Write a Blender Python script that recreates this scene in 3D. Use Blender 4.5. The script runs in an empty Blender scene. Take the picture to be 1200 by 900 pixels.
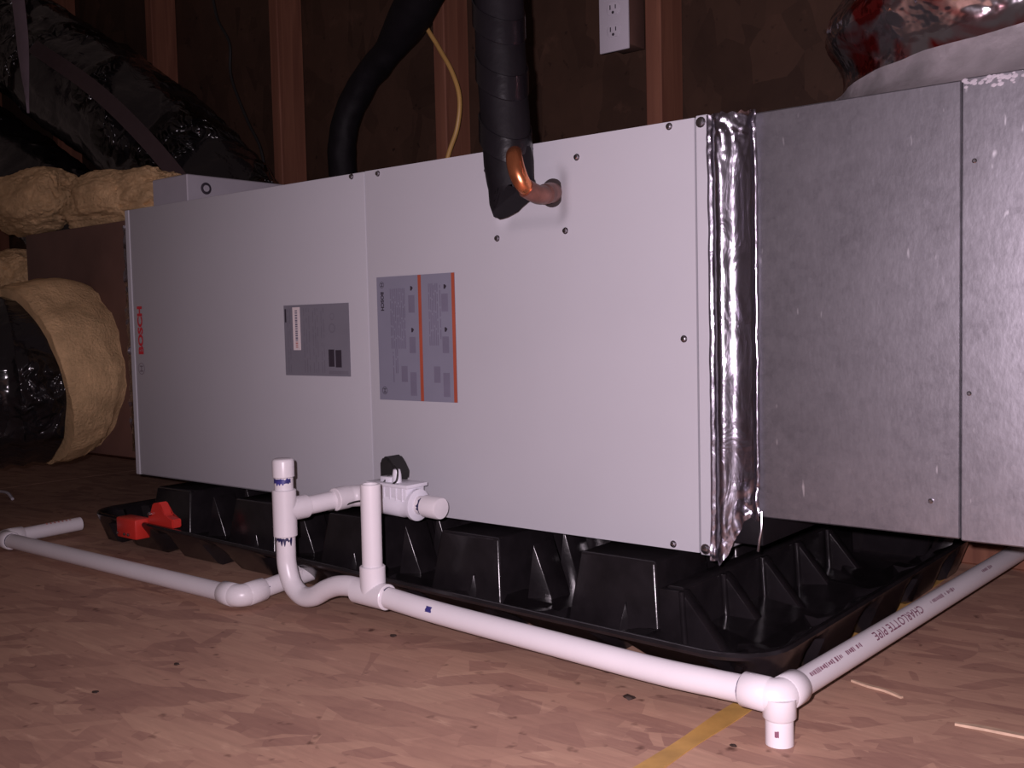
import bpy, bmesh, math, random
from mathutils import Vector, Matrix, noise

random.seed(7)
S = bpy.context.scene
COL = S.collection

# ------------------------------------------------------------------ camera
cam_d = bpy.data.cameras.new('camera')
cam = bpy.data.objects.new('camera', cam_d)
COL.objects.link(cam)
CAM_LOC = Vector((2.01707, -1.17568, 0.43811))
YAW, PITCH, ROLL = 0.68798, 1.51109, -0.02279
CAM_R = Matrix.Rotation(YAW, 4, 'Z') @ Matrix.Rotation(PITCH, 4, 'X') @ Matrix.Rotation(ROLL, 4, 'Z')
cam.matrix_world = Matrix.Translation(CAM_LOC) @ CAM_R
cam_d.sensor_width = 36.0
cam_d.lens = 36.0          # 1200 px focal length on a 1200 px wide frame
cam_d.clip_start = 0.02
S.camera = cam

# ------------------------------------------------------------------ world, flash, exposure
W = bpy.data.worlds.new('attic_air')
S.world = W
W.use_nodes = True
W.node_tree.nodes['Background'].inputs[0].default_value = (0.80, 0.56, 0.53, 1)
W.node_tree.nodes['Background'].inputs[1].default_value = 0.072
fl_d = bpy.data.lights.new('camera_flash', 'SPOT')
fl_d.energy = 84
fl_d.color = (1.0, 0.83, 0.95)
fl_d.shadow_soft_size = 0.006
fl_d.spot_size = math.radians(118)
fl_d.spot_blend = 1.0
fl = bpy.data.objects.new('camera_flash', fl_d)
COL.objects.link(fl)
fl.location = Matrix.Translation(CAM_LOC) @ CAM_R @ Vector((-0.030, 0.022, 0.0))
aim = (CAM_R @ Vector((0.20, -0.02, -1.0))).normalized()
fl.rotation_euler = aim.to_track_quat('-Z', 'Y').to_euler()
S.view_settings.view_transform = 'Standard'
S.view_settings.look = 'None'
S.view_settings.gamma = 1
S.view_settings.use_curve_mapping = False
S.view_settings.exposure = 0.0

# ------------------------------------------------------------------ materials
def new_mat(name):
    m = bpy.data.materials.new(name)
    m.use_nodes = True
    nt = m.node_tree
    return m, nt, nt.nodes['Principled BSDF'], nt.nodes, nt.links

def c4(c): return (c[0], c[1], c[2], 1)

def plain(name, col, rough=0.5, metal=0.0, vary=0.08, scale=20, bump=0.0, bscale=60, spec=0.5, coat=0.0):
    m, nt, b, N, L = new_mat(name)
    tc = N.new('ShaderNodeTexCoord')
    n = N.new('ShaderNodeTexNoise'); n.inputs['Scale'].default_value = scale; n.inputs['Detail'].default_value = 4
    L.new(tc.outputs['Object'], n.inputs['Vector'])
    r = N.new('ShaderNodeValToRGB')
    r.color_ramp.elements[0].position = 0.3; r.color_ramp.elements[1].position = 0.7
    r.color_ramp.elements[0].color = c4([x * (1 - vary) for x in col])
    r.color_ramp.elements[1].color = c4([min(1, x * (1 + vary)) for x in col])
    L.new(n.outputs['Fac'], r.inputs['Fac'])
    L.new(r.outputs['Color'], b.inputs['Base Color'])
    b.inputs['Roughness'].default_value = rough
    b.inputs['Metallic'].default_value = metal
    b.inputs['Specular IOR Level'].default_value = spec
    b.inputs['Coat Weight'].default_value = coat
    if bump:
        n2 = N.new('ShaderNodeTexNoise'); n2.inputs['Scale'].default_value = bscale; n2.inputs['Detail'].default_value = 5
        L.new(tc.outputs['Object'], n2.inputs['Vector'])
        bp = N.new('ShaderNodeBump'); bp.inputs['Strength'].default_value = bump; bp.inputs['Distance'].default_value = 0.01
        L.new(n2.outputs['Fac'], bp.inputs['Height'])
        L.new(bp.outputs['Normal'], b.inputs['Normal'])
    return m

def osb_mat(name, dark, mid, light, rot0=0.0, sc=1.0):
    m, nt, b, N, L = new_mat(name)
    tc = N.new('ShaderNodeTexCoord')
    layers = []
    nz = N.new('ShaderNodeTexNoise'); nz.inputs['Scale'].default_value = 9; nz.inputs['Detail'].default_value = 3
    L.new(tc.outputs['Object'], nz.inputs['Vector'])
    for k, (ang, sx, sy) in enumerate(((0.15, 9, 36), (1.0, 10, 40), (-0.8, 10, 44), (-0.1, 15, 62))):
        mp = N.new('ShaderNodeMapping')
        mp.inputs['Rotation'].default_value = (0, 0, ang + rot0)
        mp.inputs['Scale'].default_value = (1, 1, 1)
        L.new(tc.outputs['Object'], mp.inputs['Vector'])
        mx = N.new('ShaderNodeVectorMath'); mx.operation = 'MULTIPLY'
        mx.inputs[1].default_value = (sx * sc, sy * sc, sx * sc)
        L.new(mp.outputs['Vector'], mx.inputs[0])
        ad = N.new('ShaderNodeMix'); ad.data_type = 'VECTOR'; ad.inputs['Factor'].default_value = 0.30
        L.new(mx.outputs['Vector'], ad.inputs[4]); L.new(nz.outputs['Color'], ad.inputs[5])
        v = N.new('ShaderNodeTexVoronoi'); v.inputs['Scale'].default_value = 1.0; v.inputs['Randomness'].default_value = 1.0
        L.new(ad.outputs[1], v.inputs['Vector'])
        sp = N.new('ShaderNodeSeparateColor'); L.new(v.outputs['Color'], sp.inputs['Color'])
        layers.append((sp, v))
    # choose between layers by the random value of the one above (strands lying over strands)
    val = layers[0][0].outputs['Red']
    for sp, v in layers[1:]:
        g = N.new('ShaderNodeMath'); g.operation = 'GREATER_THAN'; g.inputs[1].default_value = 0.55
        L.new(sp.outputs['Green'], g.inputs[0])
        mx = N.new('ShaderNodeMix'); mx.data_type = 'FLOAT'
        L.new(g.outputs[0], mx.inputs['Factor']); L.new(val, mx.inputs[2]); L.new(sp.outputs['Red'], mx.inputs[3])
        val = mx.outputs[0]
    n2 = N.new('ShaderNodeTexNoise'); n2.inputs['Scale'].default_value = 3; n2.inputs['Detail'].default_value = 8; n2.inputs['Roughness'].default_value = 0.72; n2.inputs['Distortion'].default_value = 0.6
    st = N.new('ShaderNodeMapping'); st.inputs['Scale'].default_value = (1.3, 2.4, 1)
    L.new(tc.outputs['Object'], st.inputs['Vector']); L.new(st.outputs['Vector'], n2.inputs['Vector'])
    mm = N.new('ShaderNodeMix'); mm.data_type = 'FLOAT'; mm.inputs['Factor'].default_value = 0.64
    L.new(val, mm.inputs[2]); L.new(n2.outputs['Fac'], mm.inputs[3])
    r = N.new('ShaderNodeValToRGB')
    e = r.color_ramp.elements
    e[0].position = 0.27; e[0].color = c4(dark)
    e[1].position = 0.78; e[1].color = c4(light)
    k = e.new(0.5); k.color = c4(mid)
    k2 = e.new(0.7); k2.color = c4([(a + 0.4 * (bb - a)) for a, bb in zip(mid, light)])
    L.new(mm.outputs[0], r.inputs['Fac'])
    # small dark specks
    n3 = N.new('ShaderNodeTexNoise'); n3.inputs['Scale'].default_value = 45; n3.inputs['Detail'].default_value = 2
    L.new(tc.outputs['Object'], n3.inputs['Vector'])
    r3 = N.new('ShaderNodeValToRGB'); r3.color_ramp.elements[0].position = 0.20; r3.color_ramp.elements[1].position = 0.33
    r3.color_ramp.elements[0].color = (0.35, 0.3, 0.3, 1); r3.color_ramp.elements[1].color = (1, 1, 1, 1)
    L.new(n3.outputs['Fac'], r3.inputs['Fac'])
    mu = N.new('ShaderNodeMix'); mu.data_type = 'RGBA'; mu.blend_type = 'MULTIPLY'; mu.inputs['Factor'].default_value = 1
    L.new(r.outputs['Color'], mu.inputs[6]); L.new(r3.outputs['Color'], mu.inputs[7])
    # fine fibre streaks and sparse pale strands
    fm = N.new('ShaderNodeMapping'); fm.inputs['Scale'].default_value = (14, 170, 14); fm.inputs['Rotation'].default_value = (0, 0, 0.12)
    L.new(tc.outputs['Object'], fm.inputs['Vector'])
    fn = N.new('ShaderNodeTexNoise'); fn.inputs['Scale'].default_value = 1.0; fn.inputs['Detail'].default_value = 4
    L.new(fm.outputs['Vector'], fn.inputs['Vector'])
    fr = N.new('ShaderNodeValToRGB'); fr.color_ramp.elements[0].position = 0.3; fr.color_ramp.elements[1].position = 0.72
    fr.color_ramp.elements[0].color = (0.92, 0.91, 0.90, 1); fr.color_ramp.elements[1].color = (1.07, 1.06, 1.04, 1)
    L.new(fn.outputs['Fac'], fr.inputs['Fac'])
    mf = N.new('ShaderNodeMix'); mf.data_type = 'RGBA'; mf.blend_type = 'MULTIPLY'; mf.inputs['Factor'].default_value = 1
    L.new(mu.outputs[2], mf.inputs[6]); L.new(fr.outputs['Color'], mf.inputs[7])
    pm = N.new('ShaderNodeMapping'); pm.inputs['Scale'].default_value = (14, 52, 14); pm.inputs['Rotation'].default_value = (0, 0, -0.22 + rot0)
    L.new(tc.outputs['Object'], pm.inputs['Vector'])
    pn = N.new('ShaderNodeTexNoise'); pn.inputs['Scale'].default_value = 1.0; pn.inputs['Detail'].default_value = 5; pn.inputs['Roughness'].default_value = 0.6
    L.new(pm.outputs['Vector'], pn.inputs['Vector'])
    pr_ = N.new('ShaderNodeValToRGB'); pr_.color_ramp.elements[0].position = 0.62; pr_.color_ramp.elements[1].position = 0.72
    pr_.color_ramp.elements[0].color = (0, 0, 0, 1); pr_.color_ramp.elements[1].color = (0.55, 0.55, 0.55, 1)
    L.new(pn.outputs['Fac'], pr_.inputs['Fac'])
    mp_ = N.new('ShaderNodeMix'); mp_.data_type = 'RGBA'
    L.new(pr_.outputs['Color'], mp_.inputs['Factor']); L.new(mf.outputs[2], mp_.inputs[6]); mp_.inputs[7].default_value = c4([min(1, x * 1.12) for x in light])
    L.new(mp_.outputs[2], b.inputs['Base Color'])
    b.inputs['Roughness'].default_value = 0.75
    b.inputs['Specular IOR Level'].default_value = 0.25
    bp = N.new('ShaderNodeBump'); bp.inputs['Strength'].default_value = 0.35; bp.inputs['Distance'].default_value = 0.004
    L.new(mm.outputs[0], bp.inputs['Height']); L.new(bp.outputs['Normal'], b.inputs['Normal'])
    return m

def wood_mat(name, a, bcol):
    m, nt, b, N, L = new_mat(name)
    tc = N.new('ShaderNodeTexCoord')
    mp = N.new('ShaderNodeMapping'); mp.inputs['Scale'].default_value = (22, 22, 1.2)
    L.new(tc.outputs['Object'], mp.inputs['Vector'])
    n = N.new('ShaderNodeTexNoise'); n.inputs['Scale'].default_value = 2.0; n.inputs['Detail'].default_value = 6; n.inputs['Distortion'].default_value = 1.0
    L.new(mp.outputs['Vector'], n.inputs['Vector'])
    r = N.new('ShaderNodeValToRGB'); r.color_ramp.elements[0].position = 0.3; r.color_ramp.elements[1].position = 0.75
    r.color_ramp.elements[0].color = c4(a); r.color_ramp.elements[1].color = c4(bcol)
    L.new(n.outputs['Fac'], r.inputs['Fac']); L.new(r.outputs['Color'], b.inputs['Base Color'])
    b.inputs['Roughness'].default_value = 0.7; b.inputs['Specular IOR Level'].default_value = 0.2
    return m

def galv_mat(name):
    m, nt, b, N, L = new_mat(name)
    tc = N.new('ShaderNodeTexCoord')
    v = N.new('ShaderNodeTexVoronoi'); v.inputs['Scale'].default_value = 120
    L.new(tc.outputs['Object'], v.inputs['Vector'])
    n = N.new('ShaderNodeTexNoise'); n.inputs['Scale'].default_value = 60; n.inputs['Detail'].default_value = 8; n.inputs['Roughness'].default_value = 0.75
    L.new(tc.outputs['Object'], n.inputs['Vector'])
    big = N.new('ShaderNodeTexNoise'); big.inputs['Scale'].default_value = 11; big.inputs['Detail'].default_value = 8; big.inputs['Roughness'].default_value = 0.65
    L.new(tc.outputs['Object'], big.inputs['Vector'])
    sp = N.new('ShaderNodeSeparateColor'); L.new(v.outputs['Color'], sp.inputs['Color'])
    m1 = N.new('ShaderNodeMix'); m1.data_type = 'FLOAT'; m1.inputs['Factor'].default_value = 0.88
    L.new(sp.outputs['Red'], m1.inputs[2]); L.new(n.outputs['Fac'], m1.inputs[3])
    m2 = N.new('ShaderNodeMix'); m2.data_type = 'FLOAT'; m2.inputs['Factor'].default_value = 0.5
    L.new(m1.outputs[0], m2.inputs[2]); L.new(big.outputs['Fac'], m2.inputs[3])
    r = N.new('ShaderNodeValToRGB'); r.color_ramp.elements[0].position = 0.35; r.color_ramp.elements[1].position = 0.68
    r.color_ramp.elements[0].color = (0.17, 0.163, 0.18, 1); r.color_ramp.elements[1].color = (0.36, 0.35, 0.385, 1)
    L.new(m2.outputs[0], r.inputs['Fac'])
    # pale scuffs and scratches
    ms = N.new('ShaderNodeMapping'); ms.inputs['Scale'].default_value = (90, 90, 26); ms.inputs['Rotation'].default_value = (0, 0.12, 0)
    L.new(tc.outputs['Object'], ms.inputs['Vector'])
    ns = N.new('ShaderNodeTexNoise'); ns.inputs['Scale'].default_value = 1.0; ns.inputs['Detail'].default_value = 2
    L.new(ms.outputs['Vector'], ns.inputs['Vector'])
    rs = N.new('ShaderNodeValToRGB'); rs.color_ramp.elements[0].position = 0.72; rs.color_ramp.elements[1].position = 0.80
    rs.color_ramp.elements[0].color = (0, 0, 0, 1); rs.color_ramp.elements[1].color = (0.7, 0.7, 0.7, 1)
    L.new(ns.outputs['Fac'], rs.inputs['Fac'])
    mc = N.new('ShaderNodeMix'); mc.data_type = 'RGBA'; mc.inputs[7].default_value = (0.85, 0.83, 0.87, 1)
    L.new(rs.outputs['Color'], mc.inputs['Factor']); L.new(r.outputs['Color'], mc.inputs[6])
    L.new(mc.outputs[2], b.inputs['Base Color'])
    rr = N.new('ShaderNodeMapRange'); rr.inputs['From Min'].default_value = 0.3; rr.inputs['From Max'].default_value = 0.7
    rr.inputs['To Min'].default_value = 0.44; rr.inputs['To Max'].default_value = 0.34
    L.new(m2.outputs[0], rr.inputs['Value']); L.new(rr.outputs[0], b.inputs['Roughness'])
    b.inputs['Metallic'].default_value = 0.85
    # fine pits and light scratches
    mp = N.new('ShaderNodeMapping'); mp.inputs['Scale'].default_value = (170, 170, 95)
    L.new(tc.outputs['Object'], mp.inputs['Vector'])
    n4 = N.new('ShaderNodeTexNoise'); n4.inputs['Scale'].default_value = 1.0; n4.inputs['Detail'].default_value = 3
    L.new(mp.outputs['Vector'], n4.inputs['Vector'])
    bp = N.new('ShaderNodeBump'); bp.inputs['Strength'].default_value = 0.07; bp.inputs['Distance'].default_value = 0.002
    L.new(n4.outputs['Fac'], bp.inputs['Height'])
    bp2 = N.new('ShaderNodeBump'); bp2.inputs['Strength'].default_value = 0.05; bp2.inputs['Distance'].default_value = 0.006
    L.new(big.outputs['Fac'], bp2.inputs['Height']); L.new(bp.outputs['Normal'], bp2.inputs['Normal'])
    L.new(bp2.outputs['Normal'], b.inputs['Normal'])
    return m

def plastic_film(name, col, rough, wr=0.6, scale=(9, 9, 40), metal=0.0, crease=0.0):
    """thin wrinkled polythene sleeve"""
    m, nt, b, N, L = new_mat(name)
    tc = N.new('ShaderNodeTexCoord')
    mp = N.new('ShaderNodeMapping'); mp.inputs['Scale'].default_value = scale
    L.new(tc.outputs['Object'], mp.inputs['Vector'])
    n = N.new('ShaderNodeTexNoise'); n.inputs['Scale'].default_value = 1.0; n.inputs['Detail'].default_value = 4; n.inputs['Distortion'].default_value = 1.2
    L.new(mp.outputs['Vector'], n.inputs['Vector'])
    bp = N.new('ShaderNodeBump'); bp.inputs['Strength'].default_value = wr; bp.inputs['Distance'].default_value = 0.02
    L.new(n.outputs['Fac'], bp.inputs['Height']); L.new(bp.outputs['Normal'], b.inputs['Normal'])
    if crease:
        # sparse sharp creases where the sleeve is pinched
        mk = N.new('ShaderNodeTexNoise'); mk.inputs['Scale'].default_value = 4.5; mk.inputs['Detail'].default_value = 1
        L.new(tc.outputs['Object'], mk.inputs['Vector'])
        mr = N.new('ShaderNodeMapRange'); mr.interpolation_type = 'SMOOTHSTEP'
        mr.inputs['From Min'].default_value = 0.50; mr.inputs['From Max'].default_value = 0.66
        L.new(mk.outputs['Fac'], mr.inputs['Value'])
        cn = N.new('ShaderNodeTexNoise'); cn.inputs['Scale'].default_value = 22; cn.inputs['Detail'].default_value = 1; cn.inputs['Distortion'].default_value = 1.0
        L.new(tc.outputs['Object'], cn.inputs['Vector'])
        mul = N.new('ShaderNodeMath'); mul.operation = 'MULTIPLY'
        L.new(mr.outputs[0], mul.inputs[0]); L.new(cn.outputs['Fac'], mul.inputs[1])
        b2 = N.new('ShaderNodeBump'); b2.inputs['Strength'].default_value = 1.0; b2.inputs['Distance'].default_value = crease
        L.new(mul.outputs[0], b2.inputs['Height']); L.new(bp.outputs['Normal'], b2.inputs['Normal'])
        L.new(b2.outputs['Normal'], b.inputs['Normal'])
    b.inputs['Base Color'].default_value = c4(col)
    b.inputs['Roughness'].default_value = rough
    b.inputs['Metallic'].default_value = metal
    return m

def foil_red_mat(name):
    m, nt, b, N, L = new_mat(name)
    tc = N.new('ShaderNodeTexCoord')
    n = N.new('ShaderNodeTexNoise'); n.inputs['Scale'].default_value = 8; n.inputs['Detail'].default_value = 3; n.inputs['Distortion'].default_value = 1.5
    L.new(tc.outputs['Object'], n.inputs['Vector'])
    r = N.new('ShaderNodeValToRGB'); r.color_ramp.interpolation = 'LINEAR'
    r.color_ramp.elements[0].position = 0.46; r.color_ramp.elements[1].position = 0.56
    r.color_ramp.elements[0].color = (0.50, 0.47, 0.50, 1); r.color_ramp.elements[1].color = (0.42, 0.035, 0.035, 1)
    L.new(n.outputs['Fac'], r.inputs['Fac']); L.new(r.outputs['Color'], b.inputs['Base Color'])
    b.inputs['Metallic'].default_value = 0.96; b.inputs['Roughness'].default_value = 0.15
    n2 = N.new('ShaderNodeTexNoise'); n2.inputs['Scale'].default_value = 16; n2.inputs['Detail'].default_value = 3
    L.new(tc.outputs['Object'], n2.inputs['Vector'])
    bp = N.new('ShaderNodeBump'); bp.inputs['Strength'].default_value = 0.6; bp.inputs['Distance'].default_value = 0.02
    L.new(n2.outputs['Fac'], bp.inputs['Height']); L.new(bp.outputs['Normal'], b.inputs['Normal'])
    return m

M = {}
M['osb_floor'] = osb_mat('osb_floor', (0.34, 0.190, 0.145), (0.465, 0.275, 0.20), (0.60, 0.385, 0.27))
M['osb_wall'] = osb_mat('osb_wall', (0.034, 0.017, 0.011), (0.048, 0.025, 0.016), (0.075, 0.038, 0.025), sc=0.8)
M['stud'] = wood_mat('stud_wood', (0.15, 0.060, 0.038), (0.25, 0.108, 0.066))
M['panel'] = plain('painted_panel', (0.465, 0.462, 0.495), 0.42, vary=0.02, scale=5, bump=0.02, bscale=300)
M['box_grey'] = plain('grey_box_paint', (0.36, 0.34, 0.38), 0.5, vary=0.04)
M['pvc'] = plain('white_pvc', (0.72, 0.685, 0.71), 0.33, vary=0.03, scale=14)
M['pvc_body'] = plain('white_switch_plastic', (0.70, 0.69, 0.75), 0.3, vary=0.05, scale=25)
M['black_plastic'] = plain('black_pan_plastic', (0.012, 0.0100, 0.0115), 0.21, vary=0.25, scale=30, bump=0.03, bscale=90)
M['black_foam'] = plain('black_foam', (0.0075, 0.0062, 0.0078), 0.6, vary=0.2, bump=0.08, bscale=70, spec=0.15)
M['black_tape'] = plain('black_tape', (0.007, 0.006, 0.0078), 0.26, vary=0.2, bump=0.1, bscale=50)
M['black_rubber'] = plain('black_rubber', (0.012, 0.011, 0.011), 0.6)
M['film'] = plastic_film('black_duct_film', (0.012, 0.0105, 0.012), 0.16, 0.45, (26, 8, 8), crease=0.05)
M['film2'] = plastic_film('black_duct_film_long', (0.012, 0.0105, 0.012), 0.17, 0.30, (9, 15, 12), crease=0.14)
M['strap'] = plain('grey_strap', (0.42, 0.34, 0.41), 0.55)
def fiber_mat():
    m = plain('yellow_fiberglass', (0.74, 0.50, 0.27), 0.95, vary=0.30, scale=13, bump=1.0, bscale=150, spec=0.05)
    N, L = m.node_tree.nodes, m.node_tree.links
    for n in N:
        if n.type == 'TEX_NOISE': n.inputs['Detail'].default_value = 9; n.inputs['Roughness'].default_value = 0.68
    return m
M['fiberglass'] = fiber_mat()
M['kraft'] = plain('brown_duct_board', (0.120, 0.062, 0.048), 0.6, vary=0.25, scale=6)
M['galv'] = galv_mat('galvanised_sheet')
M['foil'] = plastic_film('crumpled_foil', (0.64, 0.61, 0.69), 0.22, 0.12, (30, 30, 14), metal=1.0)
M['foil_red'] = foil_red_mat('printed_foil_jacket')
M['foil_grey'] = plain('silver_wrap_tape', (0.52, 0.48, 0.50), 0.48, metal=0.35, vary=0.25, scale=18, bump=0.25, bscale=30)
M['copper'] = plain('bright_copper', (0.78, 0.27, 0.12), 0.26, metal=0.9, vary=0.2, scale=40)
M['copper_dull'] = plain('oxidised_copper', (0.20, 0.085, 0.065), 0.42, metal=0.6, vary=0.35, scale=60)
M['steel'] = plain('screw_steel', (0.45, 0.43, 0.46), 0.25, metal=1.0)
M['dark_hole'] = plain('dark_hole_fill', (0.03, 0.02, 0.02), 0.7)  # near-black colour that paints in the shade inside the pipe hole
M['label_grey'] = plain('label_film', (0.215, 0.215, 0.275), 0.45, vary=0.03)
M['label_silver'] = plain('rating_plate_film', (0.190, 0.185, 0.22), 0.42, vary=0.04)
M['ink_mid'] = plain('ink_mid', (0.165, 0.155, 0.212), 0.5)
M['ink_pale'] = plain('ink_pale', (0.162, 0.155, 0.188), 0.5)
M['ink_dark'] = plain('ink_dark', (0.035, 0.028, 0.04), 0.5)
M['ink_orange'] = plain('ink_orange', (0.36, 0.078, 0.042), 0.45)
M['ink_red'] = plain('ink_red', (0.55, 0.03, 0.045), 0.4)
M['ink_grey'] = plain('ink_symbol_grey', (0.24, 0.20, 0.235), 0.4)
M['ink_purple'] = plain('pipe_ink', (0.22, 0.09, 0.14), 0.5)
M['ink_brown'] = plain('pipe_ink_red', (0.50, 0.22, 0.20), 0.5)
M['primer'] = plain('blue_primer', (0.045, 0.04, 0.20), 0.4, vary=0.4, scale=60)
M['primer_dark'] = plain('dark_primer', (0.02, 0.018, 0.075), 0.4)
M['white_sticker'] = plain('white_sticker', (0.74, 0.66, 0.66), 0.5)
M['red'] = plain('red_plastic', (0.62, 0.035, 0.025), 0.35)
M['yellow_wire'] = plain('yellow_cable_sheath', (0.52, 0.31, 0.10), 0.4)
M['outlet'] = plain('outlet_plastic', (0.55, 0.52, 0.58), 0.35, vary=0.02)
M['tape'] = plain('yellow_strip', (0.52, 0.30, 0.085), 0.6, vary=0.2, scale=25)
M['chip'] = plain('pale_wood_splinter', (0.52, 0.36, 0.25), 0.7, vary=0.2, scale=60)
M['debris'] = plain('dark_debris', (0.035, 0.020, 0.015), 0.7)
M['mastic'] = plain('white_sealant', (0.36, 0.33, 0.36), 0.6, vary=0.15, bump=0.3)

# ------------------------------------------------------------------ helpers
def tag(o, label=None, cat=None, group=None, kind=None):
    if label: o['label'] = label
    if cat: o['category'] = cat
    if group: o['group'] = group
    if kind: o['kind'] = kind
    return o

def thing(name, label, cat, loc=(0, 0, 0), group=None):
    o = bpy.data.objects.new(name, None)
    o.empty_display_size = 0.05
    COL.objects.link(o)
    o.location = loc
    return tag(o, label, cat, group)

def obj(name, bm, mat, parent=None, smooth=35, label=None):
    """link a bmesh (built in world coordinates) as one mesh object, origin at its centre-bottom"""
    me = bpy.data.meshes.new(name)
    bmesh.ops.recalc_face_normals(bm, faces=bm.faces[:])
    bm.to_mesh(me); bm.free()
    xs = [v.co for v in me.vertices]
    c = Vector(((min(v.x for v in xs) + max(v.x for v in xs)) / 2,
                (min(v.y for v in xs) + max(v.y for v in xs)) / 2,
                min(v.z for v in xs)))
    me.transform(Matrix.Translation(-c))
    for mm in (mat if isinstance(mat, (list, tuple)) else [mat]):
        me.materials.append(mm)
    if smooth:
        for p in me.polygons: p.use_smooth = True
        me.set_sharp_from_angle(angle=math.radians(smooth))
    o = bpy.data.objects.new(name, me)
    COL.objects.link(o)
    if name in ('printed_text', 'printed_marks', 'barcode_print'): o['kind'] = 'stuff'   # print too fine to pick apart
    if parent:
        o.parent = parent
        off = Vector((0, 0, 0)); p = parent
        while p: off += p.location; p = p.parent
        o.location = c - off
    else:
        o.location = c
    if label: o['label'] = label
    return o

def box(bm, x0, x1, y0, y1, z0, z1, bev=0.0, seg=2, mi=0):
    r = bmesh.ops.create_cube(bm, size=1.0)
    vs = r['verts']
    for v in vs:
        v.co = Vector((x0 + (v.co.x + .5) * (x1 - x0), y0 + (v.co.y + .5) * (y1 - y0), z0 + (v.co.z + .5) * (z1 - z0)))
    fs = list({f for v in vs for f in v.link_faces})
    for f in fs: f.material_index = mi
    if bev:
        es = list({e for v in vs for e in v.link_edges})
        bmesh.ops.bevel(bm, geom=es, offset=bev, segments=seg, profile=0.5, affect='EDGES')
    return vs

def newbox(*a, **k):
    bm = bmesh.new(); box(bm, *a, **k); return bm

def resample(pts, n):
    """Catmull-Rom through pts"""
    P = [Vector(p) for p in pts]
    P = [2 * P[0] - P[1]] + P + [2 * P[-1] - P[-2]]
    out = []
    for i in range(1, len(P) - 2):
        for k in range(n):
            t = k / n
            a, b, c, d = P[i - 1], P[i], P[i + 1], P[i + 2]
            out.append(0.5 * ((2 * b) + (c - a) * t + (2 * a - 5 * b + 4 * c - d) * t * t + (3 * b - a - 3 * c + d) * t ** 3))
    out.append(P[-2])
    return out

def tube(bm, pts, rad, seg=20, cap=True, bump=None, mi=0):
    P = [Vector(p) for p in pts]
    n = len(P)
    R = rad if isinstance(rad, (list, tuple)) else [rad] * n
    t0 = (P[1] - P[0]).normalized()
    up = Vector((0, 0, 1)) if abs(t0.z) < 0.9 else Vector((1, 0, 0))
    u = (up - t0 * up.dot(t0)).normalized()
    rings = []; s = 0.0
    for i in range(n):
        t = ((P[min(i + 1, n - 1)] - P[max(i - 1, 0)])).normalized()
        u = (u - t * u.dot(t)).normalized()
        w = t.cross(u)
        if i: s += (P[i] - P[i - 1]).length
        ring = []
        for k in range(seg):
            a = 2 * math.pi * k / seg
            r = R[i]
            if bump: r += bump(s, a, i / (n - 1))
            ring.append(bm.verts.new(P[i] + (u * math.cos(a) + w * math.sin(a)) * r))
        rings.append(ring)
    for i in range(n - 1):
        for k in range(seg):
            f = bm.faces.new((rings[i][k], rings[i][(k + 1) % seg], rings[i + 1][(k + 1) % seg], rings[i + 1][k]))
            f.material_index = mi
    if cap:
        bm.faces.new(rings[0][::-1]).material_index = mi
        bm.faces.new(rings[-1]).material_index = mi
    return rings

def newtube(*a, **k):
    bm = bmesh.new(); tube(bm, *a, **k); return bm

def stepped(p0, p1, prof, seg=28, bm=None):
    """solid of revolution along p0->p1; prof = [(distance, radius)...]"""
    bm = bm or bmesh.new()
    d = (Vector(p1) - Vector(p0)).normalized()
    u = (Vector((0, 0, 1)) - d * d.z).normalized() if abs(d.z) < 0.9 else Vector((1, 0, 0)) - d * d.x
    u.normalize(); w = d.cross(u)
    rings = []
    for s, r in prof:
        c = Vector(p0) + d * s
        rings.append([bm.verts.new(c + (u * math.cos(2 * math.pi * k / seg) + w * math.sin(2 * math.pi * k / seg)) * max(r, 1e-5)) for k in range(seg)])
    for i in range(len(rings) - 1):
        for k in range(seg):
            bm.faces.new((rings[i][k], rings[i][(k + 1) % seg], rings[i + 1][(k + 1) % seg], rings[i + 1][k]))
    bm.faces.new(rings[0][::-1]); bm.faces.new(rings[-1])
    return bm

def arc(c, a, b, n=10):
    """quarter bend: from c+a to c+b, curving round; a,b perpendicular vectors; centre c"""
    c, a, b = Vector(c), Vector(a), Vector(b)
    return [c + a * math.cos(math.pi / 2 * k / n) + b * math.sin(math.pi / 2 * k / n) for k in range(n + 1)]

def quad(bm, pts, mi=0):
    f = bm.faces.new([bm.verts.new(Vector(p)) for p in pts]); f.material_index = mi
    return f

def text_mesh(body, size, bold=0.0, spacing=1.0):
    cu = bpy.data.curves.new('lettering', 'FONT')
    cu.body = body; cu.size = size; cu.offset = bold; cu.space_character = spacing
    cu.align_x = 'CENTER'; cu.align_y = 'CENTER'; cu.resolution_u = 3
    o = bpy.data.objects.new('lettering', cu)
    COL.objects.link(o)
    dg = bpy.context.evaluated_depsgraph_get()
    me = bpy.data.meshes.new_from_object(o.evaluated_get(dg))
    bm = bmesh.new(); bm.from_mesh(me)
    bpy.data.objects.remove(o); bpy.data.curves.remove(cu); bpy.data.meshes.remove(me)
    return bm

def text_on_front(body, size, x, z, y, rot, bold=0.0, sx=1.0):
    """flat lettering on the y = const front plane, rot = turn counter-clockwise seen from the front"""
    bm = text_mesh(body, size, bold)
    c, s = math.cos(rot), math.sin(rot)
    for v in bm.verts:
        a, b = v.co.x * sx, v.co.y
        v.co = Vector((x + a * c - b * s, y, z + a * s + b * c))
    return bm

def nz(x, y=0.0, z=0.0): return noise.noise(Vector((x, y, z)))

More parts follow.
